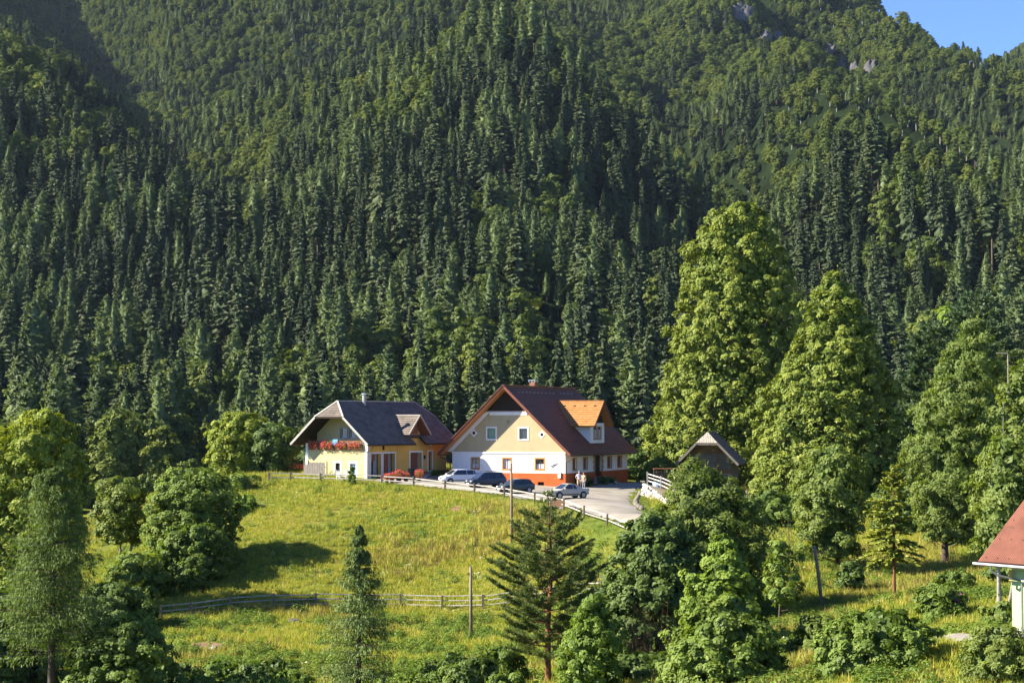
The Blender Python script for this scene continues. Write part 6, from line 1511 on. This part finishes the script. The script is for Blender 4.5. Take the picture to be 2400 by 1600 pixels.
# ------------------------------------------------------------------ meadow grass
gc = bpy.data.collections.new('grass_kinds')
rgn = np.random.default_rng(44)
def tuft(i, k, h, rad, wd, mats, mi=None, lean=.35, broad=False, head=False):
    q = Q(); a = rgn.random(k) * 6.283; r = rad * np.sqrt(rgn.random(k)); p = np.stack([np.cos(a) * r, np.sin(a) * r, 0 * a], -1)
    ln = h * (.5 + .6 * rgn.random(k)); d = unit(np.stack([rgn.normal(0, lean, k), rgn.normal(0, lean, k), np.ones(k)], -1))
    if broad: d = unit(d + rdirs(rgn, k) * .6); d[:, 2] = np.abs(d[:, 2])
    side = tangent(d, rgn); m = rgn.integers(0, len(mats), k) if mi is None else np.full(k, mi)
    for j in range(len(mats)):
        s = m == j; q.rhombs(p[s] + d[s] * ln[s, None] * .5, d[s] * ln[s, None] * .5, side[s] * wd * (.6 + .8 * rgn.random((s.sum(), 1))), rgn.random(s.sum()), j, tip=.2)
    if head:
        t_ = p + d * ln[:, None]
        for s_ in range(4): q.rhombs(t_ + rgn.normal(0, .05, (k, 3)) * np.array([1, 1, .3]), rdirs(rgn, k) * .05, rdirs(rgn, k) * .045, rgn.random(k), len(mats) - 1)
    o = bpy.data.objects.new(f'grass_{i:02d}', q.mesh('grass', mats)); gc.objects.link(o)
def herb(k, h, rad, sz):
    q = Q(); d = rdirs(rgn, k); d[:, 2] = np.abs(d[:, 2]); r = rgn.random(k) ** .4
    c = d * r[:, None] * np.array([rad, rad, h]); nr = unit(d + np.array([0, 0, .5]) + rdirs(rgn, k) * .6); u = tangent(nr, rgn); s = sz * (.6 + .8 * rgn.random(k))
    q.rhombs(c, u * s[:, None], np.cross(nr, u) * (s * .55)[:, None], rgn.random(k)); return q
tuft(0, 26, .42, .38, .016, [L_GRASS]); tuft(1, 26, .5, .4, .016, [L_GRASS, L_GRASS, L_STRAW]); tuft(2, 26, .5, .4, .014, [L_GRASS, L_STRAW]); gc.objects.link(bpy.data.objects.new('grass_03', herb(60, .32, .38, .05).mesh('grass', [L_WEED])))
tuft(4, 4, .6, .35, .012, [L_GRASS, L_WHITE], head=True); tuft(5, 24, .6, .4, .013, [L_STRAW, L_DRY, L_GRASS]); tuft(6, 26, .22, .4, .016, [L_GRASS, L_WEED]); gc.objects.link(bpy.data.objects.new('grass_07', herb(110, .62, .5, .065).mesh('grass', [L_WEED])))
pp = []
for y0 in np.arange(60, 212, 2.0):
    dens = np.interp(y0, [78, 120, 160, 212], [7, 7, 5.5, 3]); xw = y0 * .292 + 3; nn_ = int(dens * 2 * xw * 2)
    pp.append(np.stack([rgn.uniform(-xw, xw, nn_), y0 + rgn.uniform(0, 2, nn_)], -1))
g = np.concatenate(pp); gx_, gy_ = g[:, 0], g[:, 1]
dy_ = polydist(gx_, gy_, YARD)
ok = dy_ + (fbm(gx_ / 1.3, gy_ / 1.3, 31) - .5) * 1.3 > -.15
for o_, w_, l_, rz in ((HO, 6.4, 17.9, RZ), (yc + Matrix.Rotation(YR, 3, 'Z') @ Vector((CX, 0, 0)), 4.0, 14, YR), (bz, 2.6, 7, BR)):
    c_, s_ = math.cos(-rz), math.sin(-rz); lx = (gx_ - o_.x) * c_ - (gy_ - o_.y) * s_; ly = (gx_ - o_.x) * s_ + (gy_ - o_.y) * c_
    ok &= ~((np.abs(lx) < w_) & (ly > 0) & (ly < l_))
for (px, D, rx, ry) in ((490, 118, 1.3, 2.0), (2248, 87, 1.45, 7.0)):
    c = at(px, D); ok &= (((gx_ - c.x) / rx) ** 2 + ((gy_ - c.y) / ry) ** 2 > .8 + .5 * rgn.random(len(gx_)))
gx_, gy_, dy_ = gx_[ok], gy_[ok], dy_[ok]; n = len(gx_)
gz2 = near_z(gx_, gy_)
gpx, gpy = proj(gx_, gy_, gz2)
big = fbm(gx_ / 9, gy_ / 9, 101, 3); mid_ = fbm(gx_ / 2.6, gy_ / 2.6, 140, 2); rnd = rgn.random(n)
idx = np.where(big + (rnd - .5) * .35 > .61, 2, np.where(rnd < .5, 0, 1))
idx = np.where((big > .64) & (rnd > .5), 5, idx)
lowm = sstep(139, 133, gy_ + 0 * gx_)                       # below the lower fence: rank weeds
idx = np.where((mid_ > .60 - .14 * lowm) & (rgn.random(n) < .35 + .3 * lowm), 3, idx)
idx = np.where((mid_ > .68 - .14 * lowm) & (rgn.random(n) < .10 + .3 * lowm), 7, idx)
idx = np.where((fbm(gx_ / 5, gy_ / 5, 170, 2) > .6) & (rgn.random(n) < .005), 4, idx)
near_edge = (dy_ < 1.6); idx = np.where(near_edge, 6, idx)
bank = (gpx > 1960) & (gpx < 2240) & (gpy > 1280) & (gpy < 1420) & (fbm(gx_ / 4, gy_ / 4, 210) > .38); idx = np.where(bank & (rgn.random(n) < .5), 5, idx)
hgt = (.7 + .6 * big) * rgn.uniform(.7, 1.25, n) * (1 - .35 * near_edge)
wid = np.clip(hgt, .7, 1.2)
scatter('meadow_grass', np.stack([gx_, gy_, gz2 - .02], -1), np.stack([wid, wid, hgt], -1), np.stack([0 * hgt, 0 * hgt, rgn.random(n) * 6.283], -1), idx, gc, 'long meadow grass with straw patches, weeds and small white flowers')
# ------------------------------------------------------------------ valley air
hz = MB().box(-1000, 1000, -70, 3300, -45, 1150)
hm, hn, ho = nodes_of('valley_haze')
pv = N(hn, 'ShaderNodeVolumePrincipled'); pv.inputs['Color'].default_value = (.6, .78, 1.0, 1); pv.inputs['Density'].default_value = 2e-05; pv.inputs['Anisotropy'].default_value = .2
hn.links.new(pv.outputs[0], ho.inputs['Volume'])
tag(hz.build('haze', hm), 'thin blue summer haze in the valley', kind='stuff')
